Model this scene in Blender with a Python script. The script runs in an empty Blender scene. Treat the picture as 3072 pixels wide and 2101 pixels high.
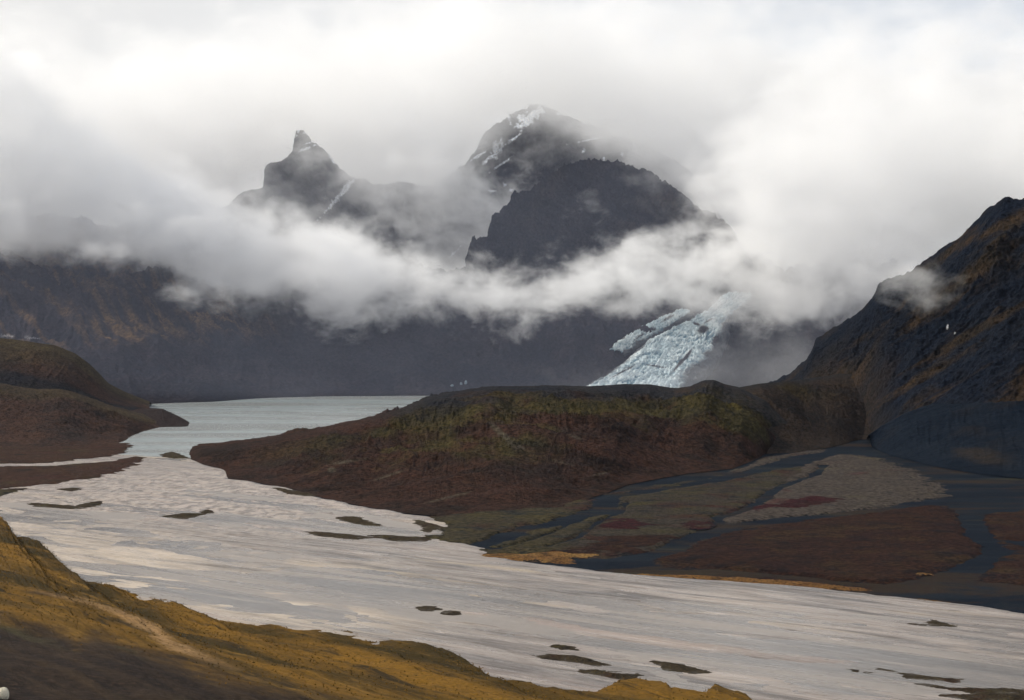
import bpy, math, random
import numpy as np
from mathutils import Vector
from mathutils.geometry import delaunay_2d_cdt

random.seed(7)
rng = np.random.default_rng(7)
sc = bpy.context.scene
COL = sc.collection

# ------------------------------------------------------------------ survey of the place
CAM_H = 120.0            # metres above the valley floor
FPX = 1576.0             # focal length in pixels of a 1024 wide picture
VH = 343.0               # picture row of the horizon


def pt(u, v, d=None):
    """a sight line of the survey (u right, v down) to a point: at distance d, or where it meets the valley floor"""
    if d is None:
        d = CAM_H * FPX / (v - VH)
    return np.array([(u - 512.0) / FPX * d, d, CAM_H + (VH - v) / FPX * d])


def q3(pts):
    return [(x * .2205, 350 + y * .2205) for x, y in pts]


def q4(pts):
    return [(512 + x * .2205, 350 + y * .2205) for x, y in pts]


# ------------------------------------------------------------------ noise
_perm = rng.permutation(256)
_perm = np.concatenate([_perm, _perm, _perm])
_g2 = np.stack([np.cos(np.arange(256) * 2.399963), np.sin(np.arange(256) * 2.399963)], 1)


def perlin(x, y):
    xi = np.floor(x).astype(int); yi = np.floor(y).astype(int)
    xf = x - xi; yf = y - yi
    xi &= 255; yi &= 255
    u = xf * xf * xf * (xf * (xf * 6 - 15) + 10)
    w = yf * yf * yf * (yf * (yf * 6 - 15) + 10)

    def g(ix, iy, fx, fy):
        h = _perm[_perm[ix] + iy]
        return _g2[h, 0] * fx + _g2[h, 1] * fy
    a = g(xi, yi, xf, yf); b = g(xi + 1, yi, xf - 1, yf)
    c = g(xi, yi + 1, xf, yf - 1); d = g(xi + 1, yi + 1, xf - 1, yf - 1)
    return (a + u * (b - a)) * (1 - w) + (c + u * (d - c)) * w * 1.0


def fbm(x, y, oct=5, gain=.5, lac=2.03, seed=0.0):
    s = np.zeros_like(x, dtype=float); a = 1.0; n = 0.0
    x = x + seed * 17.31; y = y - seed * 9.77
    for _ in range(oct):
        s += a * perlin(x, y); n += a
        a *= gain; x = x * lac + 3.7; y = y * lac - 1.9
    return s / n * 1.6


def ridged(x, y, oct=5, gain=.55, lac=2.07, seed=0.0):
    s = np.zeros_like(x, dtype=float); a = 1.0; n = 0.0
    x = x + seed * 13.7; y = y + seed * 5.3
    for _ in range(oct):
        r = 1 - np.abs(perlin(x, y)) * 1.9
        s += a * r * r; n += a
        a *= gain; x = x * lac + 1.3; y = y * lac + 4.1
    return s / n


def sstep(a, b, x):
    t = np.clip((x - a) / (b - a), 0, 1)
    return t * t * (3 - 2 * t)


# ------------------------------------------------------------------ objects
def tag(o, kind=None, label=None, cat=None, group=None):
    if kind: o['kind'] = kind
    if label: o['label'] = label
    if cat: o['category'] = cat
    if group: o['group'] = group
    return o


def mesh_obj(name, verts, faces, mat, attrs=None, smooth=True, parent=None):
    verts = np.asarray(verts, dtype=np.float64)
    lo = verts.min(0); hi = verts.max(0)
    org = np.array([(lo[0] + hi[0]) / 2, (lo[1] + hi[1]) / 2, lo[2]])
    if parent is not None: org = np.zeros(3)
    me = bpy.data.meshes.new(name)
    if isinstance(faces, np.ndarray):
        n, k = faces.shape
        me.vertices.add(len(verts)); me.loops.add(n * k); me.polygons.add(n)
        me.vertices.foreach_set('co', (verts - org).astype(np.float32).ravel())
        me.loops.foreach_set('vertex_index', faces.astype(np.int32).ravel())
        me.polygons.foreach_set('loop_start', np.arange(0, n * k, k, dtype=np.int32))
        me.polygons.foreach_set('loop_total', np.full(n, k, dtype=np.int32))
        me.update(calc_edges=True)
    else:
        me.from_pydata([tuple(p) for p in verts - org], [], faces)
    me.validate()
    if smooth:
        me.polygons.foreach_set('use_smooth', np.ones(len(me.polygons), dtype=bool))
    for k, a in (attrs or {}).items():
        at = me.attributes.new(k, 'FLOAT', 'POINT')
        at.data.foreach_set('value', np.asarray(a, dtype=np.float32))
    me.materials.append(mat)
    o = bpy.data.objects.new(name, me)
    o.location = org
    COL.objects.link(o)
    if parent is not None: o.parent = parent
    return o


def grid_faces(nu, nt):
    i, j = np.meshgrid(np.arange(nu - 1), np.arange(nt - 1), indexing='ij')
    a = (i * nt + j).ravel()
    return np.stack([a, a + nt, a + nt + 1, a + 1], 1)


def resample(line, n):
    """polyline of (u, v[, d]) -> n world points, even in u"""
    P = np.array([pt(*p) for p in line])
    U = np.array([p[0] for p in line], dtype=float)
    s = np.linspace(U[0], U[-1], n)
    return np.stack([np.interp(s, U, P[:, k]) for k in range(3)], 1)


def smooth1(a, k):
    if k < 2: return a
    w = np.hanning(k + 2)[1:-1]; w /= w.sum()
    p = k // 2
    out = np.empty_like(a)
    for c in range(a.shape[1]):
        e = np.pad(a[:, c], (p, k - 1 - p), mode='edge')
        out[:, c] = np.convolve(e, w, 'valid')
    return out


def fractal_poly(P, rough=.16, minlen=4.0, seed=1):
    """closed outline with natural, broken edges"""
    r = random.Random(seed)
    P = [np.array(p[:2], dtype=float) for p in P]
    while True:
        out = []; split = False
        for i, a in enumerate(P):
            b = P[(i + 1) % len(P)]
            out.append(a)
            L = np.linalg.norm(b - a)
            if L > minlen:
                n = np.array([-(b - a)[1], (b - a)[0]])
                out.append((a + b) / 2 + n * r.gauss(0, 1) * rough * .5)
                split = True
        P = out
        if not split or len(P) > 6000: break
    return np.array(P)


def inside_poly(x, y, P):
    c = np.zeros(x.shape, dtype=bool)
    n = len(P)
    for i in range(n):
        x1, y1 = P[i]; x2, y2 = P[(i + 1) % n]
        if y1 == y2: continue
        m = ((y1 > y) != (y2 > y)) & (x < (x2 - x1) * (y - y1) / (y2 - y1) + x1)
        c ^= m
    return c


def dist_poly(x, y, P):
    d = np.full(x.shape, 1e9)
    n = len(P)
    for i in range(n):
        a = P[i]; b = P[(i + 1) % n]
        ab = b - a; L2 = ab @ ab + 1e-9
        t = np.clip(((x - a[0]) * ab[0] + (y - a[1]) * ab[1]) / L2, 0, 1)
        d = np.minimum(d, (x - a[0] - t * ab[0]) ** 2 + (y - a[1] - t * ab[1]) ** 2)
    return np.sqrt(d)


def ground_poly(uv):
    return np.array([pt(*p)[:2] for p in uv])


def flat_sheet(name, P, z, mat, bank=0.0):
    """sheet with outline P at height z; bank > 0 gives it a cut bank down to z - bank"""
    n = len(P)
    v2, e2, f2, _, _, _ = delaunay_2d_cdt([Vector(p) for p in P], [(i, (i + 1) % n) for i in range(n)], [], 1, 1e-4)
    V = [(p.x, p.y, z) for p in v2]
    F = [tuple(f) for f in f2]
    if bank:
        m = len(V)
        V += [(p[0], p[1], z - bank) for p in P]
        idx = {}
        key = {(round(p.x, 3), round(p.y, 3)): i for i, p in enumerate(v2)}
        for i in range(n):
            a = key.get((round(P[i][0], 3), round(P[i][1], 3))); b = key.get((round(P[(i + 1) % n][0], 3), round(P[(i + 1) % n][1], 3)))
            if a is None or b is None: continue
            F.append((a, b, m + (i + 1) % n, m + i))
    return mesh_obj(name, V, F, mat, smooth=False)


# ------------------------------------------------------------------ materials
class NT:
    def __init__(self, name):
        self.m = bpy.data.materials.new(name); self.m.use_nodes = True
        self.t = self.m.node_tree; self.n = self.t.nodes; self.n.clear()
        self.out = self.n.new('ShaderNodeOutputMaterial')

    def node(self, kind, ins=None, **props):
        nd = self.n.new('ShaderNode' + kind)
        for k, v in props.items(): setattr(nd, k, v)
        for k, v in (ins or {}).items():
            s = nd.inputs[k]
            if isinstance(v, bpy.types.NodeSocket): self.t.links.new(v, s)
            else: s.default_value = v
        return nd

    def math(self, op, a, b=0.0, clamp=False):
        return self.node('Math', {0: a, 1: b}, operation=op, use_clamp=clamp).outputs[0]

    def ramp(self, fac, lo, hi, a=0.0, b=1.0):
        return self.node('MapRange', {0: fac, 1: lo, 2: hi, 3: a, 4: b}, interpolation_type='SMOOTHSTEP').outputs[0]

    def mix(self, f, a, b, blend='MIX'):
        nd = self.node('Mix', {0: f}, data_type='RGBA', blend_type=blend)
        for s, v in ((6, a), (7, b)):
            if isinstance(v, bpy.types.NodeSocket): self.t.links.new(v, nd.inputs[s])
            else: nd.inputs[s].default_value = (*v, 1) if len(v) == 3 else v
        return nd.outputs[2]

    def pos(self):
        return self.node('NewGeometry').outputs['Position']

    def vmap(self, vec, rot=(0, 0, 0), scale=(1, 1, 1), loc=(0, 0, 0)):
        return self.node('Mapping', {0: vec, 1: loc, 2: rot, 3: scale}).outputs[0]

    def noise(self, vec, scale, detail=6, rough=.55, dist=0.0):
        return self.node('TexNoise', {'Vector': vec, 'Scale': scale, 'Detail': detail, 'Roughness': rough, 'Distortion': dist}).outputs[0]

    def attr(self, name):
        return self.node('Attribute', attribute_name=name).outputs['Fac']

    def bsdf(self, color, rough=.9, normal=None, **ins):
        b = self.node('BsdfPrincipled', {'Roughness': rough, **ins})
        if isinstance(color, bpy.types.NodeSocket): self.t.links.new(color, b.inputs['Base Color'])
        else: b.inputs['Base Color'].default_value = (*color, 1)
        if normal is not None: self.t.links.new(normal, b.inputs['Normal'])
        self.t.links.new(b.outputs[0], self.out.inputs[0])
        return b

    def bump(self, h, strength, dist):
        return self.node('Bump', {'Height': h, 'Strength': strength, 'Distance': dist}).outputs[0]


def mat_heath(name, base, red, olive, dark, s=.012, amounts=(.5, .5, .5), spec=.05, edge=(.005, .007, .010)):
    """dwarf shrub heath: mottled brown with red, olive and dark patches"""
    k = NT(name); p = k.pos()
    big = k.noise(p, s, 5, .6, .6); mid = k.noise(k.vmap(p, loc=(91, 13, 5)), s * 3.1, 6, .62); fine = k.noise(p, s * 22, 5, .7)
    f2 = k.noise(k.vmap(p, loc=(311, 7, 9)), s * 1.4, 6, .6, .4)
    c = k.mix(k.ramp(big, .60 - amounts[0] * .25, .66), base, red)
    c = k.mix(k.ramp(f2, .62 - amounts[1] * .25, .70), c, olive)
    c = k.mix(k.ramp(mid, .56 - amounts[2] * .1, .72), c, dark)
    cr = k.math('ADD', k.attr('core'), k.math('MULTIPLY', k.math('SUBTRACT', k.math('ADD', mid, k.math('MULTIPLY', fine, .8)), .9), 5.5))
    c = k.mix(k.ramp(cr, -.5, .4), edge, c)
    v = k.ramp(fine, .3, .72, .3, 1.9)
    c = k.mix(1.0, c, k.node('CombineXYZ', {0: v, 1: v, 2: v}).outputs[0], 'MULTIPLY')
    k.bsdf(c, .95, k.bump(k.math('ADD', mid, k.math('MULTIPLY', fine, .5)), .8, 6), **{'Specular IOR Level': spec})
    return k.m


def attr_land(name, cols, spec=.04, fc=(.35, 1.8), bump=.9, bumpd=8, s=.01, streak=None):
    """terrain: cols is a list of (attribute or None, colour a, colour b); later entries lie over earlier ones"""
    k = NT(name); p = k.pos()
    n1 = k.noise(p, s, 8, .65, .3); n2 = k.noise(k.vmap(p, loc=(50, 80, 20)), s * 4, 8, .7); n3 = k.noise(p, s * 20, 4, .7)
    fac = k.ramp(k.math('ADD', k.math('MULTIPLY', n1, .6), k.math('MULTIPLY', n2, .4)), .38, .64)
    c = None
    for a, ca, cb in cols:
        x = k.mix(fac, ca, cb)
        c = x if c is None else k.mix(k.attr(a), c, x)
    v = k.ramp(n3, .28, .72, *fc)
    c = k.mix(1.0, c, k.node('CombineXYZ', {0: v, 1: v, 2: v}).outputs[0], 'MULTIPLY')
    k.bsdf(c, .95, k.bump(k.math('ADD', n2, k.math('MULTIPLY', n3, .4)), bump, bumpd), **{'Specular IOR Level': spec})
    return k.m


FLOW = math.atan2(-452, 547)     # the river runs from far left to near right

M = {}


def make_materials():
    # dark volcanic sand of the outwash plain
    k = NT('volcanic_sand'); p = k.pos()
    st = k.noise(k.vmap(p, rot=(0, 0, .5), scale=(.004, .03, .02)), 1.0, 7, .65, .5)
    fine = k.noise(p, .3, 6, .7)
    c = k.mix(k.ramp(st, .42, .62), (.0020, .0050, .0105), (.0060, .0100, .0155))
    c = k.mix(k.ramp(fine, .55, .75), c, (.016, .013, .011))
    pb = k.noise(k.vmap(p, rot=(0, 0, .5), scale=(.0035, .012, .02), loc=(7, 1, 4)), 1.0, 8, .72, .6)
    c = k.mix(k.ramp(pb, .50, .60, 0, .9), c, k.mix(k.ramp(fine, .4, .6), (.020, .011, .008), (.022, .017, .010)))
    pb2 = k.noise(k.vmap(p, rot=(0, 0, .5), scale=(.004, .03, .02), loc=(17, 21, 4)), 1.0, 8, .75, .6)
    c = k.mix(k.ramp(pb2, .56, .64, 0, .8), c, (.026, .024, .014))
    k.bsdf(c, .9, k.bump(fine, .5, 1.5), **{'Specular IOR Level': .04})
    M['sand'] = k.m

    # pale wet silt and gravel bars
    k = NT('pale_silt'); p = k.pos()
    fl = k.vmap(p, rot=(0, 0, -FLOW))
    s1 = k.noise(k.vmap(fl, scale=(.008, .06, .02)), 1.0, 9, .72, .8)
    s2 = k.noise(k.vmap(fl, scale=(.0016, .012, .01), loc=(4, 9, 2)), 1.0, 6, .6, .6)
    fine = k.noise(p, .35, 6, .75)
    s4 = k.noise(k.vmap(fl, scale=(.022, .24, .05), loc=(17, 3, 9)), 1.0, 7, .74, .9)
    c = k.mix(k.ramp(s1, .35, .68), (.085, .076, .070), (.36, .325, .295))
    c = k.mix(k.ramp(s2, .54, .70, 0, .7), c, (.34, .27, .235))
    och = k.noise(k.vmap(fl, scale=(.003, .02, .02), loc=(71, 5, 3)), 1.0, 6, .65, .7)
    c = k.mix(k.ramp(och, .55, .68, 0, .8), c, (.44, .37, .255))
    c = k.mix(k.ramp(s1, .64, .74, 0, .5), c, (.44, .40, .34))
    s3 = k.noise(k.vmap(fl, scale=(.02, .16, .05), loc=(31, 2, 7)), 1.0, 7, .7, .5)
    c = k.mix(k.ramp(s3, .58, .72, 0, .8), c, (.10, .088, .078))
    c = k.mix(k.ramp(s3, .40, .28, 0, .7), c, (.50, .46, .40))
    c = k.mix(k.ramp(s4, .57, .66, 0, .75), c, (.09, .08, .07))
    c = k.mix(k.ramp(s4, .42, .33, 0, .75), c, (.52, .47, .40))
    c = k.mix(k.ramp(fine, .56, .76, 0, .65), c, (.12, .105, .09))
    rg = k.ramp(s4, .38, .64, .24, .62)
    cre = k.math('MULTIPLY', k.attr('painted_glint'), k.ramp(s1, .22, .78))
    c = k.mix(cre, c, (.60, .53, .42))  # warm glint of the near-left river, painted into the silt colour
    c = k.mix(1.0, c, (.76, .70, .66), 'MULTIPLY')
    fg = k.noise(k.vmap(p, scale=(1, .45, 1)), .13, 7, .8, .4)
    gr = k.mix(k.ramp(fg, .44, .56), (.10, .08, .066), (.34, .275, .23))
    gr = k.mix(k.ramp(k.noise(p, .045, 5, .7), .58, .68, 0, .7), gr, (.46, .40, .33))
    c = k.mix(k.math('MULTIPLY', k.attr('fan'), .85), c, gr)
    k.bsdf(c, rg, k.bump(k.math('ADD', s1, k.math('MULTIPLY', fine, .25)), .6, .8), **{'Specular IOR Level': .5})
    M['silt'] = k.m

    # milky glacial water
    k = NT('milky_water'); p = k.pos()
    fl = k.vmap(p, rot=(0, 0, -FLOW))
    w = k.noise(k.vmap(fl, scale=(.03, .3, .1)), 1.0, 7, .65, .8)
    s2 = k.noise(k.vmap(fl, scale=(.004, .03, .01)), 1.0, 6, .6, 1.0)
    s4 = k.noise(k.vmap(fl, scale=(.008, .16, .05), loc=(7, 3, 9)), 1.0, 7, .7, .9)
    c = k.mix(k.ramp(s2, .36, .66), (.13, .127, .122), (.27, .25, .225))
    c = k.mix(k.ramp(s4, .56, .68, 0, .6), c, (.07, .065, .06))
    c = k.mix(k.ramp(s4, .43, .34, 0, .5), c, (.40, .365, .30))
    c = k.mix(1.0, c, (.80, .735, .70), 'MULTIPLY')
    k.bsdf(c, k.ramp(s2, .35, .65, .16, .34), k.bump(w, .5, .5), **{'IOR': 1.33})
    M['water'] = k.m

    k = NT('lake_water'); p = k.pos()
    w = k.noise(k.vmap(p, scale=(.012, .045, .1)), 1.0, 9, .72, .3)
    gust = k.noise(k.vmap(p, scale=(.0016, .006, .1)), 1.0, 5, .6, .8)
    c = k.mix(k.ramp(gust, .40, .62), (.19, .22, .225), (.28, .295, .285))
    k.bsdf(c, k.ramp(gust, .4, .62, .3, .16), k.bump(w, k.ramp(gust, .4, .62, .55, .2), 1.2), **{'IOR': 1.33})
    M['lake'] = k.m

    M['center_hill'] = attr_land('moraine_heath', [
        (None, (.034, .0165, .0110), (.013, .0092, .0075)),
        ('olive', (.044, .037, .012), (.020, .018, .009)),
        ('top', (.010, .011, .015), (.020, .018, .016)),
        ('scar', (.075, .065, .045), (.04, .035, .025))], bump=1.0, bumpd=7, s=.012)
    M['left_hill'] = attr_land('left_moraine', [
        (None, (.046, .025, .017), (.022, .016, .014)),
        ('olive', (.048, .036, .019), (.026, .020, .013)),
        ('top', (.010, .010, .013), (.018, .015, .014))], bump=1.0, bumpd=7, s=.014)
    M['right_ridge'] = attr_land('right_ridge_rock', [
        (None, (.004, .007, .014), (.008, .010, .015)),
        ('olive', (.040, .025, .012), (.018, .0135, .008)),
        ('snow', (.75, .77, .8), (.7, .72, .75))], bump=1.0, bumpd=10, s=.012)
    M['scree'] = attr_land('dark_scree', [
        (None, (.0012, .0036, .008), (.004, .007, .012)),
        ('olive', (.016, .012, .009), (.009, .009, .010))], bump=.6, bumpd=3, s=.02)
    M['right_hill'] = attr_land('grey_brown_heath', [
        (None, (.028, .019, .013), (.012, .010, .009)),
        ('olive', (.034, .024, .009), (.018, .014, .007)),
        ('top', (.010, .011, .013), (.018, .015, .012))], bump=1.0, bumpd=6, s=.015)
    M['wall'] = attr_land('mountain_wall_rock', [
        (None, (.019, .015, .018), (.007, .008, .013)),
        ('olive', (.100, .060, .027), (.040, .026, .016)),
        ('snow', (.75, .77, .8), (.7, .72, .75))], bump=1.0, bumpd=14, s=.006)
    M['peak'] = attr_land('peak_rock', [
        (None, (.030, .026, .029), (.0055, .0065, .012)),
        ('olive', (.036, .024, .017), (.018, .014, .012)),
        ('snow', (.72, .76, .82), (.62, .66, .72))], bump=1.0, bumpd=16, s=.007)
    M['ice'] = attr_land('glacier_ice', [
        (None, (.46, .56, .60), (.68, .74, .75)),
        ('crevasse', (.10, .19, .25), (.18, .28, .34)),
        ('debris', (.030, .028, .034), (.055, .050, .052))], bump=.7, bumpd=6, s=.012, spec=.3, fc=(.8, 1.15))
    M['iceblock'] = attr_land('dirty_ice', [(None, (.22, .28, .32), (.15, .19, .22))], s=.05, bumpd=2, spec=.3)

    M['moor_grey'] = mat_heath('moor_grey', (.029, .024, .018), (.030, .011, .009), (.036, .031, .014), (.010, .010, .011), .018, (.45, .7, .8))
    M['moor_pale'] = mat_heath('moor_pale', (.042, .034, .028), (.04, .020, .018), (.050, .042, .026), (.022, .020, .019), .012, (.15, .3, .6))
    M['moor_brown'] = mat_heath('moor_brown', (.021, .0092, .0056), (.015, .0066, .006), (.030, .018, .008), (.006, .005, .006), .018, (.55, .6, .9))
    M['moor_olive'] = mat_heath('moor_olive', (.029, .024, .014), (.028, .014, .010), (.042, .034, .013), (.007, .010, .014), .012, (.3, .6, .6))
    M['moor_red'] = mat_heath('moor_red', (.024, .006, .007), (.02, .008, .008), (.026, .013, .010), (.012, .006, .007), .02, (.4, .2, .4))
    M['straw'] = mat_heath('straw_strip', (.13, .066, .022), (.08, .038, .015), (.18, .105, .036), (.035, .02, .01), .03, (.4, .5, .5))
    M['bank'] = mat_heath('bank_heath', (.032, .0165, .0105), (.034, .014, .010), (.034, .024, .011), (.011, .009, .008), .014, (.4, .35, .5), edge=(.03, .02, .016))
    M['bar'] = mat_heath('dark_bar', (.040, .030, .018), (.04, .022, .014), (.046, .037, .016), (.014, .012, .010), .05, (.3, .5, .5), edge=(.09, .08, .07))

    # grass slope in front
    k = NT('autumn_grass'); p = k.pos()
    fl = k.vmap(p, rot=(0, 0, .95))
    s1 = k.noise(k.vmap(fl, scale=(.012, .09, .05)), 1.0, 8, .66, .6)
    s2 = k.noise(k.vmap(fl, scale=(.005, .03, .02), loc=(3, 8, 1)), 1.0, 6, .6, .5)
    fine = k.noise(p, .5, 6, .75)
    c = k.mix(k.ramp(s2, .36, .64), (.032, .021, .004), (.150, .076, .009))
    c = k.mix(k.ramp(s1, .56, .70, 0, .7), c, (.21, .115, .022))
    c = k.mix(k.ramp(s1, .32, .47, .9, 0), c, (.016, .013, .006))
    hm = k.mix(k.ramp(s1, .40, .66), (.014, .009, .007), (.038, .024, .013))
    hm = k.mix(k.ramp(s2, .54, .66), hm, (.042, .035, .016))
    hm = k.mix(k.ramp(fine, .5, .68, 0, .8), hm, (.045, .028, .016))
    c = k.mix(k.attr('heath'), c, hm)
    c = k.mix(k.attr('path'), c, k.mix(k.ramp(fine, .4, .65), (.30, .17, .07), (.40, .25, .12)))
    v = k.ramp(fine, .28, .72, .72, 1.3)
    c = k.mix(1.0, c, k.node('CombineXYZ', {0: v, 1: v, 2: v}).outputs[0], 'MULTIPLY')
    k.bsdf(c, .95, k.bump(k.math('ADD', s1, fine), .8, 1.2), **{'Specular IOR Level': .1})
    M['grass'] = k.m
    M['lump_mat'] = attr_land('pale_lump', [(None, (.5, .46, .36), (.36, .33, .27))], s=.4, bumpd=.1)


make_materials()


# ------------------------------------------------------------------ lofted land
def loft(name, foot, crest, back, nu, nt, nb, mat, prof=1.0, amp=10, freq=.004, ramp_=.5, rfreq=.004, gully=0, gfreq=40, gwob=.9, fine=0.0,
         crest_env=.35, seed=1, sm=0, attrs=None, zfoot=-1.5, cliff=0.0, cz=1.0, jag=0.0, jf=60, tilt=0.0, sig=0.0):
    """a hill or mountain from its foot line and its crest line; falls away behind the crest to a back foot `back` metres on"""
    F = resample(foot, nu); C = resample(crest, nu)
    if sm: F = smooth1(F, sm)
    if sm and cz: C = smooth1(C, max(2, int(sm * cz)))
    if jag:
        ss = np.linspace(0, 1, nu)
        jn = (ridged(ss * jf, ss * 0 + seed, 5, .6, seed=seed) - .5)
        C[:, 2] += jn * jag * 1.6
        C[:, 0] += fbm(ss * jf * 1.3, ss * 0 + 7.7, 4, .6, seed=seed) * jag * .6
    t = np.linspace(0, 1, nt); tb = np.linspace(0, 1, nb + 1)[1:]
    T = np.concatenate([t, 1 + tb])
    s = np.linspace(0, 1, nu)
    S, TT = np.meshgrid(s, T, indexing='ij')
    f = np.clip(TT, 0, 1)
    P = np.zeros((nu, len(T), 3))
    for k in (0, 1):
        P[..., k] = F[:, None, k] + (C[:, None, k] - F[:, None, k]) * f
    h = f ** prof
    h = h * (1 - sig) + sig * h * h * (3 - 2 * h)
    P[..., 2] = F[:, None, 2] + (C[:, None, 2] - F[:, None, 2]) * h
    g = np.clip(TT - 1, 0, 1)
    P[..., 1] += g * back
    dirx = P[..., 0] / np.maximum(P[..., 1], 50)
    P[..., 0] += g * back * dirx
    P[..., 2] -= (P[..., 2] + 5) * (g * g * (3 - 2 * g)) * .98
    env = np.where(TT <= 1, np.sin(np.clip(TT, 0, 1) * math.pi * .5 + .0) ** .7 * (1 - (1 - crest_env) * sstep(.72, 1.0, TT)), crest_env + (1 - crest_env) * sstep(1, 1.4, TT))
    env *= np.where(TT < .05, TT / .05, 1.0)
    x, y = P[..., 0], P[..., 1]
    rise = C[:, 2] - F[:, 2]
    env *= np.clip(rise / (.55 * rise.max()), .12, 1)[:, None]
    # stretch the sampling with height too, so steep faces keep their relief
    zz = P[..., 2]
    nx, ny = x + zz * .35, y + zz * .8
    n = fbm(nx * freq, ny * freq, 7, .52, seed=seed) * amp
    r = (ridged(nx * rfreq + fbm(nx * rfreq * .7, ny * rfreq * .7, 3, seed=seed + 5) * .4, ny * rfreq, 7, .56, seed=seed + 2) - .55) * amp * ramp_ * 2
    gl = 0
    if gully:
        wob = fbm(S * gfreq * .35, TT * 2.2, 4, seed=seed + 9) * gwob
        gl = (ridged(S * gfreq + wob, TT * 1.6 + S * 3, 4, .5, seed=seed + 4) - .6) * gully
    if fine:
        fn_ = (ridged(nx * freq * 9, ny * freq * 9, 5, .6, seed=seed + 11) - .5) * fine * (.3 + sstep(-.2, .6, fbm(nx * freq * 2.2, ny * freq * 2.2, 3, seed=seed + 12)) * 1.4)
    else:
        fn_ = 0
    P[..., 2] += env * (n + r + gl + fn_) * (1 - tilt * .6)
    P[..., 1] -= env * (n + r + gl + fn_) * tilt * 1.6
    P[..., 0] -= env * (n + r) * tilt * .5
    if cliff:
        cy = (ridged(x * freq * 2.2, zz * freq * 2.6, 6, .58, seed=seed + 7) - .5) * cliff
        P[..., 1] += env * cy
        P[..., 0] += env * cy * .35
    A = {}
    ctx = dict(S=S, T=TT, x=P[..., 0], y=P[..., 1], z=P[..., 2], r=r / max(amp * ramp_, 1e-6), n=n / max(amp, 1e-6))
    d = np.maximum(ctx['y'], 1)
    ctx['u'] = 512 + ctx['x'] / d * FPX; ctx['v'] = VH - (ctx['z'] - CAM_H) / d * FPX
    for key, fn in (attrs or {}).items():
        A[key] = np.clip(fn(ctx), 0, 1).ravel()
    V = P.reshape(-1, 3)
    o = mesh_obj(name, V, grid_faces(nu, len(T)), mat, A)
    return o, P


def blob(c, u, v, ru, rv, ang=0.0, soft=.5, jag=.5, s=.02, seed=3.0):
    """a patch lying on the surface around a surveyed spot, with a broken edge"""
    a = math.radians(ang)
    du, dv = c['u'] - u, c['v'] - v
    p = (du * math.cos(a) + dv * math.sin(a)) / ru
    q = (-du * math.sin(a) + dv * math.cos(a)) / rv
    e = np.sqrt(p * p + q * q) + jag * fbm(c['x'] * s, (c['z'] + c['y'] * .4) * s, 5, .6, seed=seed)
    return 1 - sstep(1 - soft, 1 + soft * .3, e)


# ---- valley floor
S = 30000.0
floor = mesh_obj('ground', [(-S, -2000, -.6), (S, -2000, -.6), (S, 30000, -.6), (-S, 30000, -.6)], [(0, 1, 2, 3)], M['sand'], smooth=False)
tag(floor, 'structure', 'dark blue black volcanic sand of the wide valley floor', 'ground')

# ---- lake
lakeP = ground_poly([(40, 398), (60, 396.5), (700, 394), (700, 420), (250, 457.5), (200, 459), (188, 458), (160, 457), (138, 456.5), (120, 456), (60, 450)])
lake = flat_sheet('lake', lakeP, .32, M['lake'])
tag(lake, 'structure', 'pale grey glacier lake at the foot of the dark mountain', 'lake')

# ---- river plain
far_edge = [(-120, 452), (60, 450), (133, 447), (150, 452), (200, 456)] + q3([(905, 515), (1015, 545), (1030, 585), (1150, 600), (1300, 625), (1450, 670), (1600, 705), (1830, 745), (2020, 770), (2060, 805), (1990, 850), (2110, 880), (2200, 925)]) + q4([(0, 955), (250, 985), (550, 1020), (750, 1035), (900, 1045), (1200, 1065), (1400, 1082), (1650, 1115), (2000, 1150), (2322, 1197), (2900, 1290), (4200, 1480), (5600, 1640)])
near_edge = [(1900, 800), (1250, 830), (800, 800), (560, 760), (300, 680), (150, 640), (0, 580), (-160, 520)]
riverP = ground_poly(far_edge + near_edge)
riverF = fractal_poly(riverP, .10, 7, 11)
river = flat_sheet('river', riverF, .10, M['water'])
tag(river, 'structure', 'milky braided glacial river crossing the valley from far left to near right', 'river')

# gravel bars: relief that stands above or below the water
ca, sa = math.cos(FLOW), math.sin(FLOW)
lx, ly = riverP[:, 0] * ca + riverP[:, 1] * sa, -riverP[:, 0] * sa + riverP[:, 1] * ca
gx = np.arange(lx.min() - 10, lx.max() + 10, 4.5)
gy = np.arange(ly.min() - 10, ly.max() + 10, 2.2)
GX, GY = np.meshgrid(gx, gy, indexing='ij')
WX, WY = GX * ca - GY * sa, GX * sa + GY * ca
ins = inside_poly(WX, WY, riverF if len(riverF) < 900 else riverP)
Hh = fbm(GX * .0055, GY * .036 + fbm(GX * .006, GY * .008, 4, seed=6) * 1.6, 7, .58, seed=21) * .55 + fbm(GX * .0016, GY * .008, 4, seed=31) * .45
Hh += fbm(WX * .05, WY * .05, 4, .6, seed=40) * .14
fan = np.exp(-(((WX + 190) / 260) ** 2 + ((WY - 1280) / 300) ** 2))
Hh += fan * (.10 + .26 * ridged(WX * .014, WY * .008, 5, .6, seed=52) - .10)
Hh -= .30 * np.exp(-(((WX + 330) / 130) ** 2 + ((WY - 930) / 170) ** 2)) + .18 * np.exp(-(((WX + 170) / 120) ** 2 + ((WY - 760) / 110) ** 2))
dd = dist_poly(WX, WY, riverP)
Hh = Hh * sstep(0, 40, dd) + .16
Hh = np.where(ins, Hh, -3.0)
cell = ins
keepv = cell
idx = grid_faces(len(gx), len(gy))
kv = keepv.ravel()
keepf = kv[idx].any(1)
idx = idx[keepf]
used = np.unique(idx)
remap = np.full(kv.size, -1); remap[used] = np.arange(len(used))
bedV = np.stack([WX.ravel(), WY.ravel(), Hh.ravel()], 1)[used]
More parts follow.
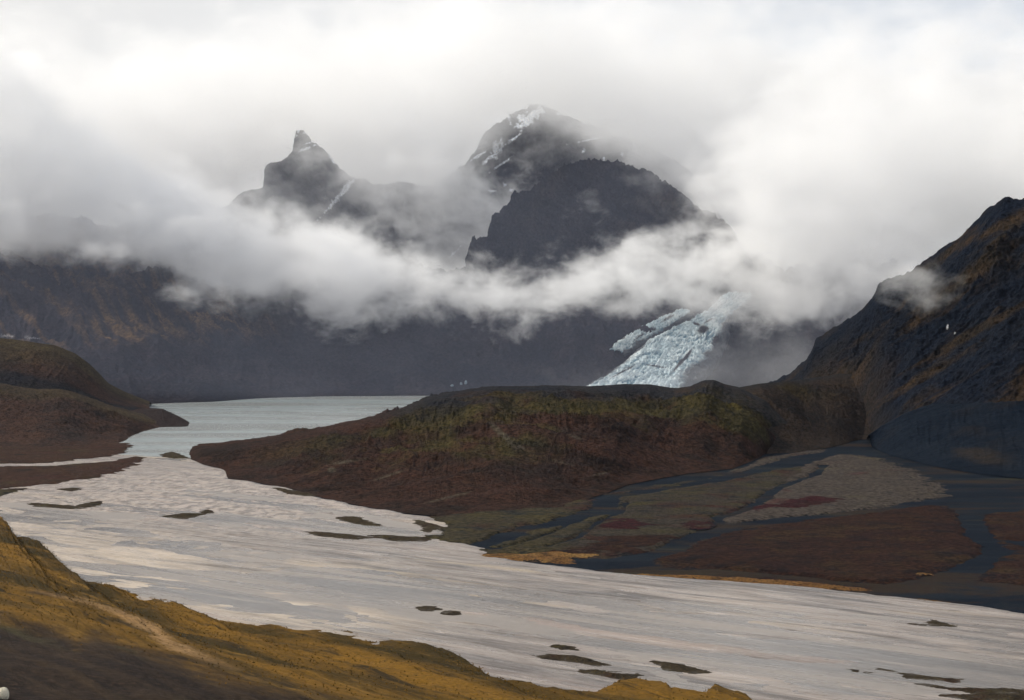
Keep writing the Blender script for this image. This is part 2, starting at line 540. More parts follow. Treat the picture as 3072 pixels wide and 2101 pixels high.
GLINT_LINE = np.array([pt(*q)[:2] for q in [(-40, 508), (10, 522), (60, 540), (110, 560), (170, 580), (230, 600), (300, 612)]])  # course of the painted glint along the near-left bank


def dist_line(x, y, L):
    d = np.full(x.shape, 1e9)
    for a, b in zip(L[:-1], L[1:]):
        ab = b - a; t = np.clip(((x - a[0]) * ab[0] + (y - a[1]) * ab[1]) / (ab @ ab), 0, 1)
        d = np.minimum(d, np.hypot(x - a[0] - t * ab[0], y - a[1] - t * ab[1]))
    return d


bed = mesh_obj('riverbed', bedV, remap[idx], M['silt'], {'painted_glint': np.clip(1.15 * np.exp(-((dist_line(WX, WY, GLINT_LINE) / 55) ** 2)) + .25 * fbm(WX * .01, WY * .01, 4, seed=57), 0, 1).ravel()[used], 'fan': np.clip(fan * 1.5 - .15 + .5 * fbm(WX * .01, WY * .01, 4, seed=51) * (fan > .1), 0, 1).ravel()[used]})
tag(bed, 'structure', 'pale pinkish grey silt and gravel bars between the braided river channels', 'riverbed')


# ---- vegetated flats standing above the sand and the silt
STREAMS = [(q4([(1700, 380), (1640, 410), (1560, 450), (1450, 470), (1280, 515), (1100, 555), (960, 585), (800, 612), (620, 640), (450, 668), (415, 715), (330, 750), (200, 785), (60, 815), (-60, 850), (-160, 890)]), 17),
           (q4([(1420, 520), (1370, 570), (1270, 600), (1180, 640), (1120, 690), (1030, 735), (930, 758), (955, 792)]), 9),
           (q4([(2500, 570), (2322, 610), (2100, 660), (1900, 690), (1700, 718), (1480, 742), (1300, 758), (1100, 780), (950, 808), (800, 850), (700, 905), (560, 945), (380, 965)]), 13),
           (q4([(2050, 680), (2090, 760), (2110, 840), (2190, 910), (2120, 980), (1950, 1030), (1750, 1068)]), 12),
           (q4([(520, 690), (500, 730), (400, 775), (340, 815), (300, 850), (160, 890)]), 4),
           (q4([(900, 1000), (1200, 1022), (1500, 1052), (1760, 1075), (2100, 1110)]), 10),
           (q4([(300, 770), (180, 830), (60, 870), (-90, 905)]), 3.5)]
STREAMS = [(np.array([pt(*q)[:2] for q in L]), w_ * .62) for L, w_ in STREAMS]


def line_dist(x, y, L):
    d = np.full(x.shape, 1e9)
    for a, b in zip(L[:-1], L[1:]):
        ab = b - a; t = np.clip(((x - a[0]) * ab[0] + (y - a[1]) * ab[1]) / (ab @ ab), 0, 1)
        d = np.minimum(d, np.hypot(x - a[0] - t * ab[0], y - a[1] - t * ab[1]))
    return d


def island(name, uv, z, mat, label, cat, bank=.9, rough=.30, ml=2.6, seed=1, cell=2.2, soft=22.0, base=-.6, wild=1.7, grow=.36):
    """a low rise with a broken edge: relief that comes up through the sand or the water"""
    P = ground_poly(uv)
    lo = P.min(0) - soft * 1.2; hi = P.max(0) + soft * 1.2
    lo[0] = max(lo[0], -1400); hi[0] = min(hi[0], 1500)
    nx_, ny_ = int((hi[0] - lo[0]) / cell) + 2, int((hi[1] - lo[1]) / cell) + 2
    X, Y = np.meshgrid(np.linspace(lo[0], hi[0], nx_), np.linspace(lo[1], hi[1], ny_), indexing='ij')
    sd = dist_poly(X, Y, P) * np.where(inside_poly(X, Y, P), 1, -1)
    f = 1 / (soft * 2.2)
    e = grow + sd / soft + wild * (fbm((X * ca - Y * -sa) * f * .8, (X * -sa + Y * ca) * f * 2.2, 7, .66, seed=seed) * .6 + fbm(X * f * .35, Y * f * .35, 3, seed=seed + 3) * .25)
    if name == 'moor':
        e = e + .55
        wb = fbm(X * .03, Y * .03, 6, .66, seed=91) * 1.3
        for L, w_ in STREAMS:
            e = e - 3.2 * np.exp(-(np.clip(line_dist(X, Y, L) + wb * w_ * .9, 0, None) / (w_ * .8)) ** 2)
    top = z - base
    H = base + top * sstep(-.15, 1.3, e) - .30 * sstep(.0, -.5, e) - .12 + fbm(X * .09, Y * .09, 4, .6, seed=seed + 6) * .13
    keep = (H > base - .16).ravel()
    idx = grid_faces(nx_, ny_)
    idx = idx[keep[idx].any(1)]
    used = np.unique(idx); remap = np.full(keep.size, -1); remap[used] = np.arange(len(used))
    V = np.stack([X.ravel(), Y.ravel(), H.ravel()], 1)[used]
    o = mesh_obj(name, V, remap[idx], M[mat], {'core': np.clip(e.ravel()[used], -1, 3)})
    return tag(o, 'structure', label, cat)


island('moor', q4([(430, 690), (445, 660), (600, 640), (830, 605), (1050, 562), (1300, 530), (1320, 560), (1190, 625), (1110, 690), (930, 755), (940, 785), (760, 830), (730, 880), (540, 925), (350, 925), (240, 900), (400, 850), (330, 800), (520, 740), (500, 700)]), .9, 'moor_grey',
       'grey brown moor flat between two dark channels below the middle hill', 'moor', seed=3)
island('moor', q4([(1360, 530), (1480, 475), (1600, 490), (1720, 530), (1800, 575), (1880, 660), (1680, 690), (1680, 715), (1300, 740), (1000, 785), (960, 770), (1090, 715), (1180, 640), (1290, 600)]), 1.0, 'moor_pale',
       'palest grey stony fan flat with a dark red patch', 'moor', seed=5)
island('moor', q4([(780, 945), (920, 880), (1010, 850), (1280, 795), (1600, 745), (1900, 710), (2060, 830), (2160, 900), (2150, 930), (1800, 1010), (1720, 1040), (1560, 1050), (1300, 1030), (1000, 985), (860, 965)]), 1.1, 'moor_brown',
       'large rust brown heath tongue nearest the pale river on the right', 'moor', bank=1.0, seed=8)
island('moor', q4([(2120, 780), (2322, 740), (2700, 700), (2700, 860), (2250, 850)]), .9, 'moor_brown', 'dark brown heath strip behind the channel at the right edge', 'moor', seed=12)
island('moor', q4([(2140, 970), (2322, 930), (2700, 900), (2700, 1080), (2250, 1030)]), .9, 'moor_brown', 'darkest heath strip by the river at the right edge', 'moor', seed=14)
island('moor', q4([(-330, 850), (-260, 805), (-290, 770), (-150, 735), (0, 720), (200, 720), (300, 685), (400, 695), (400, 715), (260, 755), (60, 800), (-60, 870), (-210, 880)]), .85, 'moor_olive',
       'olive flat along the foot of the middle hill with thin dark rills', 'moor', seed=17)
island('moor', q4([(60, 815), (260, 770), (420, 745), (470, 770), (300, 820), (370, 850), (210, 895), (0, 915), (-120, 915), (-190, 895), (-20, 870)]), .8, 'moor_olive',
       'olive flat beside the straw coloured river bank strip', 'moor', seed=19)
island('moor', q4([(1210, 715), (1260, 685), (1370, 668), (1450, 680), (1465, 693), (1350, 712), (1270, 722)]), 1.25, 'moor_red', 'dark red patch on the pale stony fan', 'moor', soft=14, base=.3, seed=21)
island('moor', q4([(1075, 730), (1120, 700), (1190, 705), (1200, 715), (1110, 735)]), 1.25, 'moor_red', 'small dark red patch at the tip of the pale fan', 'moor', soft=14, base=.3, seed=22)
island('moor', q4([(420, 805), (520, 770), (620, 785), (650, 795), (540, 815)]), 1.15, 'moor_red', 'dark red patch on the grey brown moor flat', 'moor', soft=14, base=.3, seed=23)
island('moor', q4([(780, 795), (830, 780), (870, 790), (820, 805)]), 1.15, 'moor_red', 'smallest dark red patch beside the middle channel', 'moor', soft=14, base=.3, seed=24)
island('moor', q4([(250, 905), (420, 855), (560, 845), (720, 842), (735, 850), (728, 880), (540, 922), (350, 922)]), 1.1, 'moor_brown', 'rust brown tip of the grey moor flat by the river', 'moor', bank=.3, seed=25)
island('bank_strip', q4([(-190, 925), (-60, 920), (60, 925), (200, 908), (300, 915), (430, 925), (420, 935), (260, 938), (240, 962), (0, 948), (-120, 945)]), .5, 'straw', 'straw yellow strip along the river below the olive flat', 'river bank', soft=7, cell=1.4, base=-.5, seed=31)
island('bank_strip', q4([(520, 1012), (900, 1022), (1200, 1040), (1450, 1060), (1600, 1085), (1400, 1078), (1200, 1062), (900, 1042), (620, 1026)]), .5, 'straw', 'thin straw coloured strip along the river below the rust brown heath', 'river bank', soft=7, cell=1.4, base=-.5, seed=33)
island('bank_strip', q4([(1740, 985), (1800, 990), (1840, 1010), (1900, 1005), (1890, 1022), (1780, 1028), (1725, 1018)]), 1.35, 'straw', 'bright straw tussocks on the rust brown heath', 'grass patch', soft=9, cell=1.3, base=.25, wild=3.2, grow=-.5, seed=35)
island('bank_strip', q4([(1750, 1125), (1850, 1130), (1980, 1140), (1950, 1148), (1800, 1138)]), .5, 'straw', 'short straw strip at the far right river edge', 'river bank', soft=7, cell=1.4, base=-.5, seed=36)
island('beach', q4([(970, 553), (1090, 520), (1150, 480), (1210, 478), (1300, 462), (1420, 448), (1400, 462), (1250, 482), (1150, 515), (1050, 545)]), .5, 'moor_pale', 'pale gravel beach under the grey brown hill', 'beach', soft=8, cell=2, seed=37)
# left banks
island('river_bank', [(-120, 446), (0, 446), (60, 445), (110, 444), (128, 443), (134, 447), (127, 453), (110, 457), (80, 460), (56, 463.5), (0, 464.2), (-120, 465)], 1.2, 'bank', 'reddish brown bank under the left hill by the lake outlet', 'river bank', base=-.1, soft=14, seed=41)
island('river_bank', [(-120, 467.5), (0, 466.5), (50, 466), (110, 461.5), (138, 456), (145, 461), (132, 469), (115, 474), (88, 479), (57, 484), (20, 488), (-10, 492), (-120, 494)], 1.2, 'bank', 'lower reddish brown bank between the thin stream and the silt fan', 'river bank', base=-.1, soft=14, seed=43)
island('river_bank', [(-60, 492), (20, 488.5), (45, 487), (20, 492), (0, 497), (-60, 500)], .9, 'moor_olive', 'olive sliver of bank at the left edge above the river', 'river bank', base=-.1, soft=10, seed=44)
# bars and islets in the river
BARS = [
    (q3([(330, 712), (380, 698), (470, 685), (440, 705), (380, 722)]), 'bar', 'olive brown islet at the left end of the silt fan', .55),
    (q3([(110, 688), (200, 700), (330, 708), (400, 722), (300, 722), (180, 712)]), 'bar', 'long thin dark bar along the lower edge of the silt fan', .5),
    (q3([(760, 755), (830, 745), (900, 745), (945, 722), (950, 742), (880, 757), (820, 766)]), 'bar', 'dark hooked cut bank below the silt fan', .5),
    (q3([(1530, 760), (1600, 758), (1720, 798), (1650, 795), (1560, 775)]), 'bar', 'brown islet farthest in the braid by the olive flat', .5),
    (q3([(1380, 825), (1500, 832), (1680, 852), (1600, 860), (1470, 845)]), 'bar', 'long olive islet in the middle braid', .5),
    (q3([(1690, 842), (1800, 845), (1935, 855), (1920, 870), (1790, 866)]), 'bar', 'olive islet at the right end of the braid', .5),
    (q3([(1880, 770), (1960, 790), (1990, 808), (1940, 835), (1920, 800)]), 'bar', 'brown islet against the olive flat', .5),
    (q3([(1240, 625), (1330, 640), (1430, 660), (1380, 664), (1290, 648)]), 'bar', 'thin brown islet under the red slope', .5),
    (q3([(240, 635), (330, 628), (380, 632), (320, 645)]), 'bar', 'small olive islet high on the silt fan', .5),
    (q3([(720, 478), (780, 465), (830, 480), (850, 492), (790, 492), (740, 486)]), 'bar', 'dark rocky islet in the lake outlet', 1.0),
    (q3([(1918, 1168), (1950, 1170), (1974, 1178), (1940, 1184)]), 'bar', 'left of two small dark bars in mid river', .5),
    (q3([(2036, 1188), (2066, 1190), (2074, 1198), (2044, 1200)]), 'bar', 'right of two small dark bars in mid river', .5),
    (q4([(305, 1464), (370, 1458), (460, 1468), (560, 1480), (620, 1500), (520, 1502), (420, 1486), (350, 1474)]), 'bar', 'dark grassy spit reaching into the river from the front slope', .8),
    (q4([(90, 1388), (180, 1384), (300, 1392), (380, 1410), (450, 1438), (300, 1418), (130, 1404)]), 'bar', 'long dark bar nearest the grass at bottom centre', .6),
    (q4([(200, 1342), (260, 1348), (292, 1362), (230, 1358)]), 'bar', 'short dark bar above the long dark bar', .5),
    (q4([(640, 1418), (740, 1430), (880, 1464), (820, 1466), (700, 1442)]), 'bar', 'thin slanting dark bar right of the long dark bar', .45),
    (q4([(1800, 1243), (1900, 1240), (1920, 1228), (1960, 1240), (2010, 1256), (1920, 1256)]), 'bar', 'dark forked bar at far right in the river', .5),
    (q4([(1508, 1446), (1570, 1450), (1640, 1466), (1620, 1474), (1530, 1462)]), 'bar', 'short blunt dark bar at lower right', .55),
    (q4([(1660, 1446), (1860, 1484), (2010, 1500), (1990, 1508), (1800, 1488)]), 'bar', 'long slender dark bar at lower right', .5),
    (q4([(1980, 1572), (2120, 1560), (2322, 1566), (2500, 1590), (2300, 1592), (2120, 1590)]), 'bar', 'dark bar in the bottom right corner', .5),
    (q4([(1880, 1520), (2000, 1535), (2260, 1548), (2400, 1558), (2200, 1560), (2000, 1548)]), 'bar', 'faint dark streak bar above the bottom right corner', .45),
]
for i, (uv, m, lab, z) in enumerate(BARS):
    o = island('sandbar', uv, z + .75, m, lab, 'sandbar', seed=60 + i, cell=1.3, soft=7.0, base=.12)
    o['group'] = 'dark bars and islets in the river'

# ---- middle hill
ch_foot = q3([(820, 476), (905, 515), (1015, 545), (1030, 585), (1150, 600), (1300, 625), (1450, 668), (1640, 708), (1830, 740), (2020, 755), (2322, 745)]) + q4([(120, 735), (230, 712), (330, 680), (440, 645), (520, 612), (640, 588), (800, 560), (1000, 538), (1100, 500), (1165, 462)])
ch_crest = [(181, 456, 1735), (200, 452, 1640), (230, 447, 1650), (270, 440.5, 1680), (310, 432, 1700), (350, 423, 1730), (390, 412, 1780), (415, 403.5, 1830), (432, 397.5, 1860), (455, 392, 1880), (480, 388, 1900), (500, 385.8, 1900), (530, 386.5, 1920),
            (560, 386, 1940), (590, 386, 1950), (625, 384, 1950), (650, 385, 1950), (675, 389, 1950), (690, 386.5, 1950), (704, 380.5, 1950), (714, 380, 1950), (726, 385, 1950), (740, 388, 1940), (765, 400, 1900), (790, 425, 1850)]
def ch_olive(c):
    w = fbm(c['x'] * .006, c['y'] * .006, 5, .6, seed=5)
    w2 = fbm(c['x'] * .018 + 40, c['y'] * .018, 5, .6, seed=6)
    return sstep(.42, .72, c['T'] + w * .55 + w2 * .35) * (1 - sstep(.72, .92, c['T'] + w * .2 + w2 * .15)) * sstep(230, 400, c['u'] + w * 60) * .85 + .5 * sstep(.35, .7, w2) * sstep(.25, .4, c['T'])
def ch_top(c):
    w = fbm(c['x'] * .008, c['y'] * .008, 5, .6, seed=8)
    return sstep(.74, .92, c['T'] + w * .35) * sstep(360, 430, c['u'])
def ch_scar(c):
    m = 0
    for (u, v, ru, rv, a) in ((505, 437, 20, 3.0, 42), (345, 462, 20, 2.0, -8), (520, 446, 9, 1.5, 35), (390, 475, 18, 1.2, -18), (575, 437, 9, 1.4, 20), (600, 474, 12, 1.0, -12), (332, 470, 4, 2.5, 0), (450, 497, 30, .9, -14), (560, 462, 20, 1.0, 15)):
        m = np.maximum(m, blob(c, u, v, ru, rv, a, .7, .8, .03, seed=u * .1))
    return m * .75
hill, _ = loft('hill', ch_foot, ch_crest, 480, 900, 260, 60, M['center_hill'], prof=.92, sig=.6, amp=15, freq=.0050, ramp_=.8, rfreq=.0060, gully=3.5, gfreq=22, gwob=4, fine=8, crest_env=.10, seed=3, sm=9, cz=.8,
               attrs={'olive': ch_olive, 'top': ch_top, 'scar': ch_scar})
tag(hill, 'structure', 'red and olive moraine hill in the middle, between lake and dark channels', 'hill')

# ---- grey brown hill right of it
rh_foot = q4([(1010, 520), (1080, 470), (1165, 470), (1300, 465), (1450, 440), (1520, 422), (1550, 412), (1590, 405), (1640, 408), (1690, 418)])
rh_crest = [(705, 402, 1990), (730, 389, 1990), (760, 383.5, 2000), (785, 381, 2080), (800, 380, 2140), (820, 377, 2200), (840, 374, 2225), (860, 374, 2225), (876, 382, 2200), (890, 400, 2150), (902, 425, 2080)]
rhill, _ = loft('hill', rh_foot, rh_crest, 420, 460, 220, 50, M['right_hill'], prof=.95, sig=.5, amp=9, freq=.006, ramp_=.5, rfreq=.007, gully=2, gfreq=16, gwob=3, fine=4, crest_env=.15, seed=13, sm=7,
                attrs={'olive': lambda c: sstep(-.1, .5, fbm(c['x'] * .007, c['y'] * .007, 5, seed=3)) * sstep(.5, .8, c['T']), 'top': lambda c: sstep(.86, 1, c['T'])})
tag(rhill, 'structure', 'grey brown hill between the middle hill and the dark right ridge', 'hill')

# ---- right ridge
rr_foot = [(745, 404, 2290), (790, 408, 2240), (825, 416, 2180), (846, 426, 2110), (860, 434, 2060), (880, 441), (910, 447), (1030, 455), (1200, 470)]
rr_crest = [(755, 388, 2500), (775, 381, 2500), (790, 373, 2480), (800, 365, 2450), (806, 362, 2440), (812, 350, 2420), (816, 340, 2420), (826, 333, 2400), (845, 322, 2350), (862, 310, 2300), (868, 303, 2280), (874, 294, 2260), (880, 283, 2250), (895, 276, 2220), (905, 273, 2200), (915, 267, 2180), (930, 258, 2150), (942, 248, 2130), (955, 241, 2100),
            (965, 232, 2080), (972, 225, 2070), (980, 215, 2050), (990, 206, 2030), (1003, 200, 2000), (1010, 199, 2000), (1018, 201, 1990), (1030, 196, 1980), (1080, 180, 1950), (1220, 150, 1900)]
def rr_olive(c):
    a = fbm((c['u'] + c['v'] * 1.1) * .012, (c['v'] + c['u'] * .55) * .055, 6, .62, seed=4)
    b = fbm(c['x'] * .012, (c['y'] + c['z']) * .012, 5, .6, seed=14)
    low = sstep(905, 835, c['u'] + b * 25) * sstep(.85, .35, c['T'] + b * .2) * .9
    return np.maximum(low, sstep(-.05, .45, a + b * .7) * (.35 + .65 * (1 - sstep(.5, .9, c['S']))) * .85)
ridge, _ = loft('ridge', rr_foot, rr_crest, 900, 620, 420, 60, M['right_ridge'], prof=1.0, amp=26, freq=.006, ramp_=.9, rfreq=.0065, gully=5, gfreq=22, gwob=3.2, fine=9, crest_env=.2, seed=23, sm=3, cz=.5, cliff=12, jag=3.5, jf=30, tilt=.5,
                attrs={'olive': rr_olive, 'snow': lambda c: blob(c, 947.5, 327, 1.0, 2.4, 10, .4, .5, .05) + blob(c, 955, 333, .9, 1.0, 0, .4, .4, .05) * .6})
tag(ridge, 'structure', 'tall dark blue brown rocky ridge rising at the right edge', 'mountain')

# ---- scree apron
sf_foot = q4([(1630, 440), (1720, 480), (1800, 500), (1950, 535), (2100, 560), (2322, 585), (2900, 620)])
sf_crest = [(868, 436, 1800), (885, 424, 1850), (905, 413, 1850), (930, 405, 1850), (960, 398, 1840), (990, 394, 1820), (1024, 391, 1800), (1150, 384, 1780)]
scree, _ = loft('scree_slope', sf_foot, sf_crest, 250, 420, 160, 30, M['scree'], prof=1.15, amp=7, freq=.011, ramp_=.5, rfreq=.01, gully=2.5, gfreq=22, crest_env=.4, seed=33, sm=15,
                attrs={'olive': lambda c: np.maximum(blob(c, 985, 458, 30, 8, 10, .7, .9, .02), sstep(.15, .7, fbm(c['x'] * .012, c['y'] * .012, 5, seed=2)) * .5)})
tag(scree, 'structure', 'smooth dark blue scree apron under the right ridge', 'scree slope')

# ---- left hills
la_foot = [(-140, 400, 2300), (0, 405, 2300), (60, 408, 2350), (100, 410, 2450), (150, 412, 2600)]
la_crest = [(-140, 338, 2700), (-60, 337, 2700), (0, 338, 2700), (30, 341, 2700), (55, 345, 2720), (75, 353, 2740), (90, 364, 2760), (100, 374, 2780), (108, 383, 2800), (125, 392, 2820), (150, 402, 2850)]
hA, _ = loft('hill', la_foot, la_crest, 350, 380, 160, 40, M['left_hill'], prof=.95, sig=.5, amp=11, freq=.005, ramp_=.6, rfreq=.006, gully=4, gfreq=15, gwob=2, fine=4, crest_env=.15, seed=43, sm=9,
             attrs={'olive': lambda c: sstep(.45, .8, c['T'] + fbm(c['x'] * .006, c['y'] * .006, 4, seed=3) * .3), 'top': lambda c: 1 - sstep(.36, .5, c['T'] + .12 * fbm(c['x'] * .006, c['y'] * .006, 4, seed=6) + (c['u'] - 50) * .002)})
tag(hA, 'structure', 'olive topped moraine hill at the left edge behind the nearer hill', 'hill')
lb_foot = [(-140, 449), (0, 449), (60, 448), (100, 446), (118, 444), (126, 441), (140, 433), (160, 427.5), (168, 426), (176, 425.5)]
lb_crest = [(-140, 380, 2300), (0, 384, 2300), (25, 388, 2280), (40, 388.5, 2270), (60, 389, 2260), (75, 392, 2250), (90, 398, 2250), (105, 405, 2250), (125, 411, 2270), (145, 417, 2290), (160, 422, 2310), (182, 427, 2300)]
hB, _ = loft('hill', lb_foot, lb_crest, 350, 460, 220, 40, M['left_hill'], prof=.92, sig=.5, amp=12, freq=.006, ramp_=.6, rfreq=.007, gully=3, gfreq=14, gwob=2, fine=4, crest_env=.15, seed=53, sm=7,
             attrs={'olive': lambda c: sstep(.5, .85, c['T'] + fbm(c['x'] * .006, c['y'] * .006, 4, seed=13) * .4) * .8, 'top': lambda c: sstep(.3, .7, fbm(c['x'] * .01, c['y'] * .01, 5, seed=16)) * .7})
tag(hB, 'structure', 'brown moraine hill at the left edge sloping down to the lake shore', 'hill')
pn_foot = [(118, 423), (130, 427), (150, 428), (165, 427.3), (185, 427.3), (197, 427)]
pn_crest = [(118, 416, 2480), (130, 411, 2480), (140, 408.6, 2480), (152, 408.2, 2480), (163, 409, 2470), (172, 413.5, 2450), (182, 418.5, 2400), (190, 423.5, 2350), (198, 427, 2300)]
hP, _ = loft('headland', pn_foot, pn_crest, 160, 220, 90, 24, M['left_hill'], prof=.8, amp=3, freq=.012, ramp_=.5, rfreq=.012, crest_env=.3, seed=63, sm=3, zfoot=-1,
             attrs={'olive': lambda c: c['T'] * 0, 'top': lambda c: .6 + 0 * c['T']})
tag(hP, 'structure', 'small dark headland jutting into the lake from the left shore', 'headland')

# ---- mountain wall behind the lake
mw_foot = [(-220, 406, 3000), (0, 407, 3000), (125, 405, 3050), (180, 403, 3152), (215, 402), (245, 399.5), (270, 398), (330, 396.5), (420, 396, 3568), (520, 395, 3640), (640, 393, 3780), (760, 391, 3900), (900, 388, 4000)]
mw_crest = [(-220, 205, 4400), (0, 212, 4400), (120, 222, 4450), (250, 240, 4500), (400, 262, 4500), (520, 268, 4500), (640, 268, 4500), (720, 262, 4550), (780, 262, 4600), (900, 258, 4700)]
def mw_olive(c):
    g = ridged(c['S'] * 34 + c['T'] * 9, c['T'] * 3, 5, .55, seed=9)
    p = fbm(c['x'] * .0022, (c['y'] * .5 + c['z']) * .0022 * 1.5, 5, .55, seed=12)
    zone = sstep(370, 150, c['u'] + fbm(c['x'] * .002, c['y'] * .002, 4, seed=7) * 90) * sstep(352, 330, c['v'] + fbm(c['x'] * .004, c['z'] * .004, 4, seed=2) * 6)
    terr = blob(c, 130, 328, 130, 16, -6, .7, .5, .006, seed=7) * .6
    return np.clip(zone * (sstep(.45, .75, g) * .65 + sstep(-.1, .5, p) * .5) + terr * sstep(.4, .7, g), 0, 1)
def mw_snow(c):
    m = 0
    for (u, v, ru, rv, a) in ((8, 336, 9, .9, 4), (32, 338, 9, .6, 4)):
        m = np.maximum(m, blob(c, u, v, ru, rv, a, .5, .4, .02) * .25)
    return m
wall, wallP = loft('mountain', mw_foot, mw_crest, 500, 1150, 330, 30, M['wall'], prof=1.22, amp=55, freq=.0021, ramp_=.85, rfreq=.0028, gully=46, fine=16, gfreq=30, crest_env=.8, seed=73, sm=25, cliff=18,
                   attrs={'olive': mw_olive, 'snow': mw_snow})
tag(wall, 'structure', 'broad dark mountain wall rising behind the lake, ochre streaked at left', 'mountain')

# ---- peak massif in the clouds, with the crag at its left
pk_foot = [(60, 300, 4820), (200, 290, 4820), (400, 290, 4900), (560, 290, 4950), (700, 290, 4900), (800, 300, 4900), (960, 320, 4950)]
pk_crest = [(60, 262, 5000), (150, 240, 5000), (200, 215, 5000), (228, 203, 4950), (238, 197, 4930), (244, 192, 4920), (258, 190, 4920), (263, 186, 4920), (264.5, 172, 4920), (267, 164, 4920), (275, 161, 4930), (287, 156, 4950), (292, 148, 4950), (294, 138, 4950), (297, 130, 4950),
            (303, 129.5, 4950), (308, 135, 4950), (312, 143, 4950), (322, 147, 4970), (330, 155, 5000), (340, 168, 5050), (355, 178, 5100), (380, 184, 5150), (405, 180, 5200), (430, 184, 5250), (452, 172, 5300), (470, 155, 5350), (490, 128, 5400), (510, 113, 5450), (530, 107, 5450), (542, 104, 5450),
            (548, 107, 5450), (560, 114, 5430), (580, 122, 5400), (600, 128, 5380), (640, 141, 5350), (672, 156, 5300), (695, 175, 5250), (712, 200, 5200), (728, 222, 5150), (737, 236, 5120), (755, 255, 5100), (800, 285, 5100), (960, 312, 5100)]
SNOW = [(531, 117, 15, 3.2, -38), (520, 121, 6, 2.2, -70), (508, 117, 5, 1.2, 60), (497.5, 148, 3.2, 6.5, 12), (492, 156, 8, 1.1, -40), (478, 156, 7, .9, -30), (470, 152, 4, .8, -30), (486, 161, 4, .8, -45), (511, 190.5, 1.6, 1.1, 0), (505, 185, 1.5, 1, 0), (493, 191, 3, .6, 0),
        (583.5, 151.5, 1.1, 3.0, 15), (603, 166.5, 1.4, 2.4, -25), (604, 159, .7, 1.6, 0), (634.5, 145, .8, 5.5, -16), (622, 155, .7, 1.5, 0), (588, 140, 14, .6, -12),
        (330, 155.5, 1.2, 5.5, -28), (333, 151, 2.5, 1.5, -45), (298.5, 131.5, 1.1, 1.3, 0), (318, 128, 13, .7, -20), (317, 140, 9, .7, -20), (306, 149, 8, .8, -22),
        (341, 194, 12, 1.1, -44), (334, 203, 13, .9, -46), (352, 182, 7, 1.2, -44), (345, 188, 5, 2.0, -44), (455, 252, 5, .8, -45), (560, 113, 4, .8, -30), (512, 140, 9, .7, -35), (503, 163, 9, .6, -35)]
def pk_snow(c):
    m = 0
    for i, (u, v, ru, rv, a) in enumerate(SNOW):
        m = np.maximum(m, blob(c, u, v, ru * 1.25, rv * 1.5, a, .25, 1.7, .045, seed=i * 1.3))
    return m
peak, _ = loft('mountain', pk_foot, pk_crest, 900, 1250, 420, 30, M['peak'], prof=1.0, amp=50, freq=.0035, ramp_=.9, rfreq=.0042, gully=22, gfreq=36, crest_env=.3, seed=83, sm=0, jag=9, jf=70, tilt=.4, cliff=55,
               attrs={'snow': pk_snow, 'olive': lambda c: sstep(.1, .6, fbm(c['x'] * .004, c['z'] * .004, 5, seed=3)) * .6})
tag(peak, 'structure', 'snow streaked rocky peak rising into the clouds with a crag on its left', 'mountain')

# ---- dark buttress in front of the peak
sp_foot = [(440, 330, 4480), (520, 330, 4480), (620, 330, 4480), (720, 330, 4480), (780, 330, 4500)]
sp_crest = [(455, 285, 4420), (468, 266, 4420), (470, 252, 4420), (471, 240, 4420), (474, 237, 4420), (476, 241, 4420), (480, 238, 4420), (487, 236, 4430), (489, 228, 4430), (492, 217, 4440), (496, 211, 4440), (503, 207, 4450), (508, 203, 4450), (512, 196, 4460), (516, 192, 4460), (520, 194, 4470), (528, 190, 4480),
            (545, 178, 4550), (565, 166, 4600), (590, 160, 4650), (620, 160, 4650), (650, 172, 4650), (680, 192, 4600), (700, 209, 4550), (715, 213, 4500), (728, 224, 4470), (737, 236, 4450), (748, 255, 4420), (780, 280, 4420)]
spur, _ = loft('buttress', sp_foot, sp_crest, 500, 760, 300, 24, M['peak'], prof=.8, amp=42, freq=.0045, ramp_=.9, rfreq=.005, gully=20, gfreq=22, crest_env=.25, seed=93, sm=0, jag=11, jf=40, tilt=.4, cliff=48,
               attrs={'snow': lambda c: 0 * c['T'] + np.maximum(blob(c, 583.5, 172, .7, 1.2, 0, .4, .4, .05), 0) * 0, 'olive': lambda c: sstep(0, .5, fbm(c['x'] * .005, c['z'] * .005, 5, seed=23)) * .8})
tag(spur, 'structure', 'dark jagged rock buttress below the peak, between two cloud bands', 'mountain')

# ---- glacier icefall
def strip(left, right, nu, nt):
    L = np.array([pt(*p) for p in left]); R = np.array([pt(*p) for p in right])
    def rs(A, n):
        d = np.concatenate([[0], np.cumsum(np.linalg.norm(np.diff(A, axis=0), axis=1))]); d /= d[-1]
        s = np.linspace(0, 1, n)
        return np.stack([np.interp(s, d, A[:, k]) for k in range(3)], 1)
    L = rs(L, nu); R = rs(R, nu)
    t = np.linspace(0, 1, nt)
    return L[:, None, :] * (1 - t)[None, :, None] + R[:, None, :] * t[None, :, None]


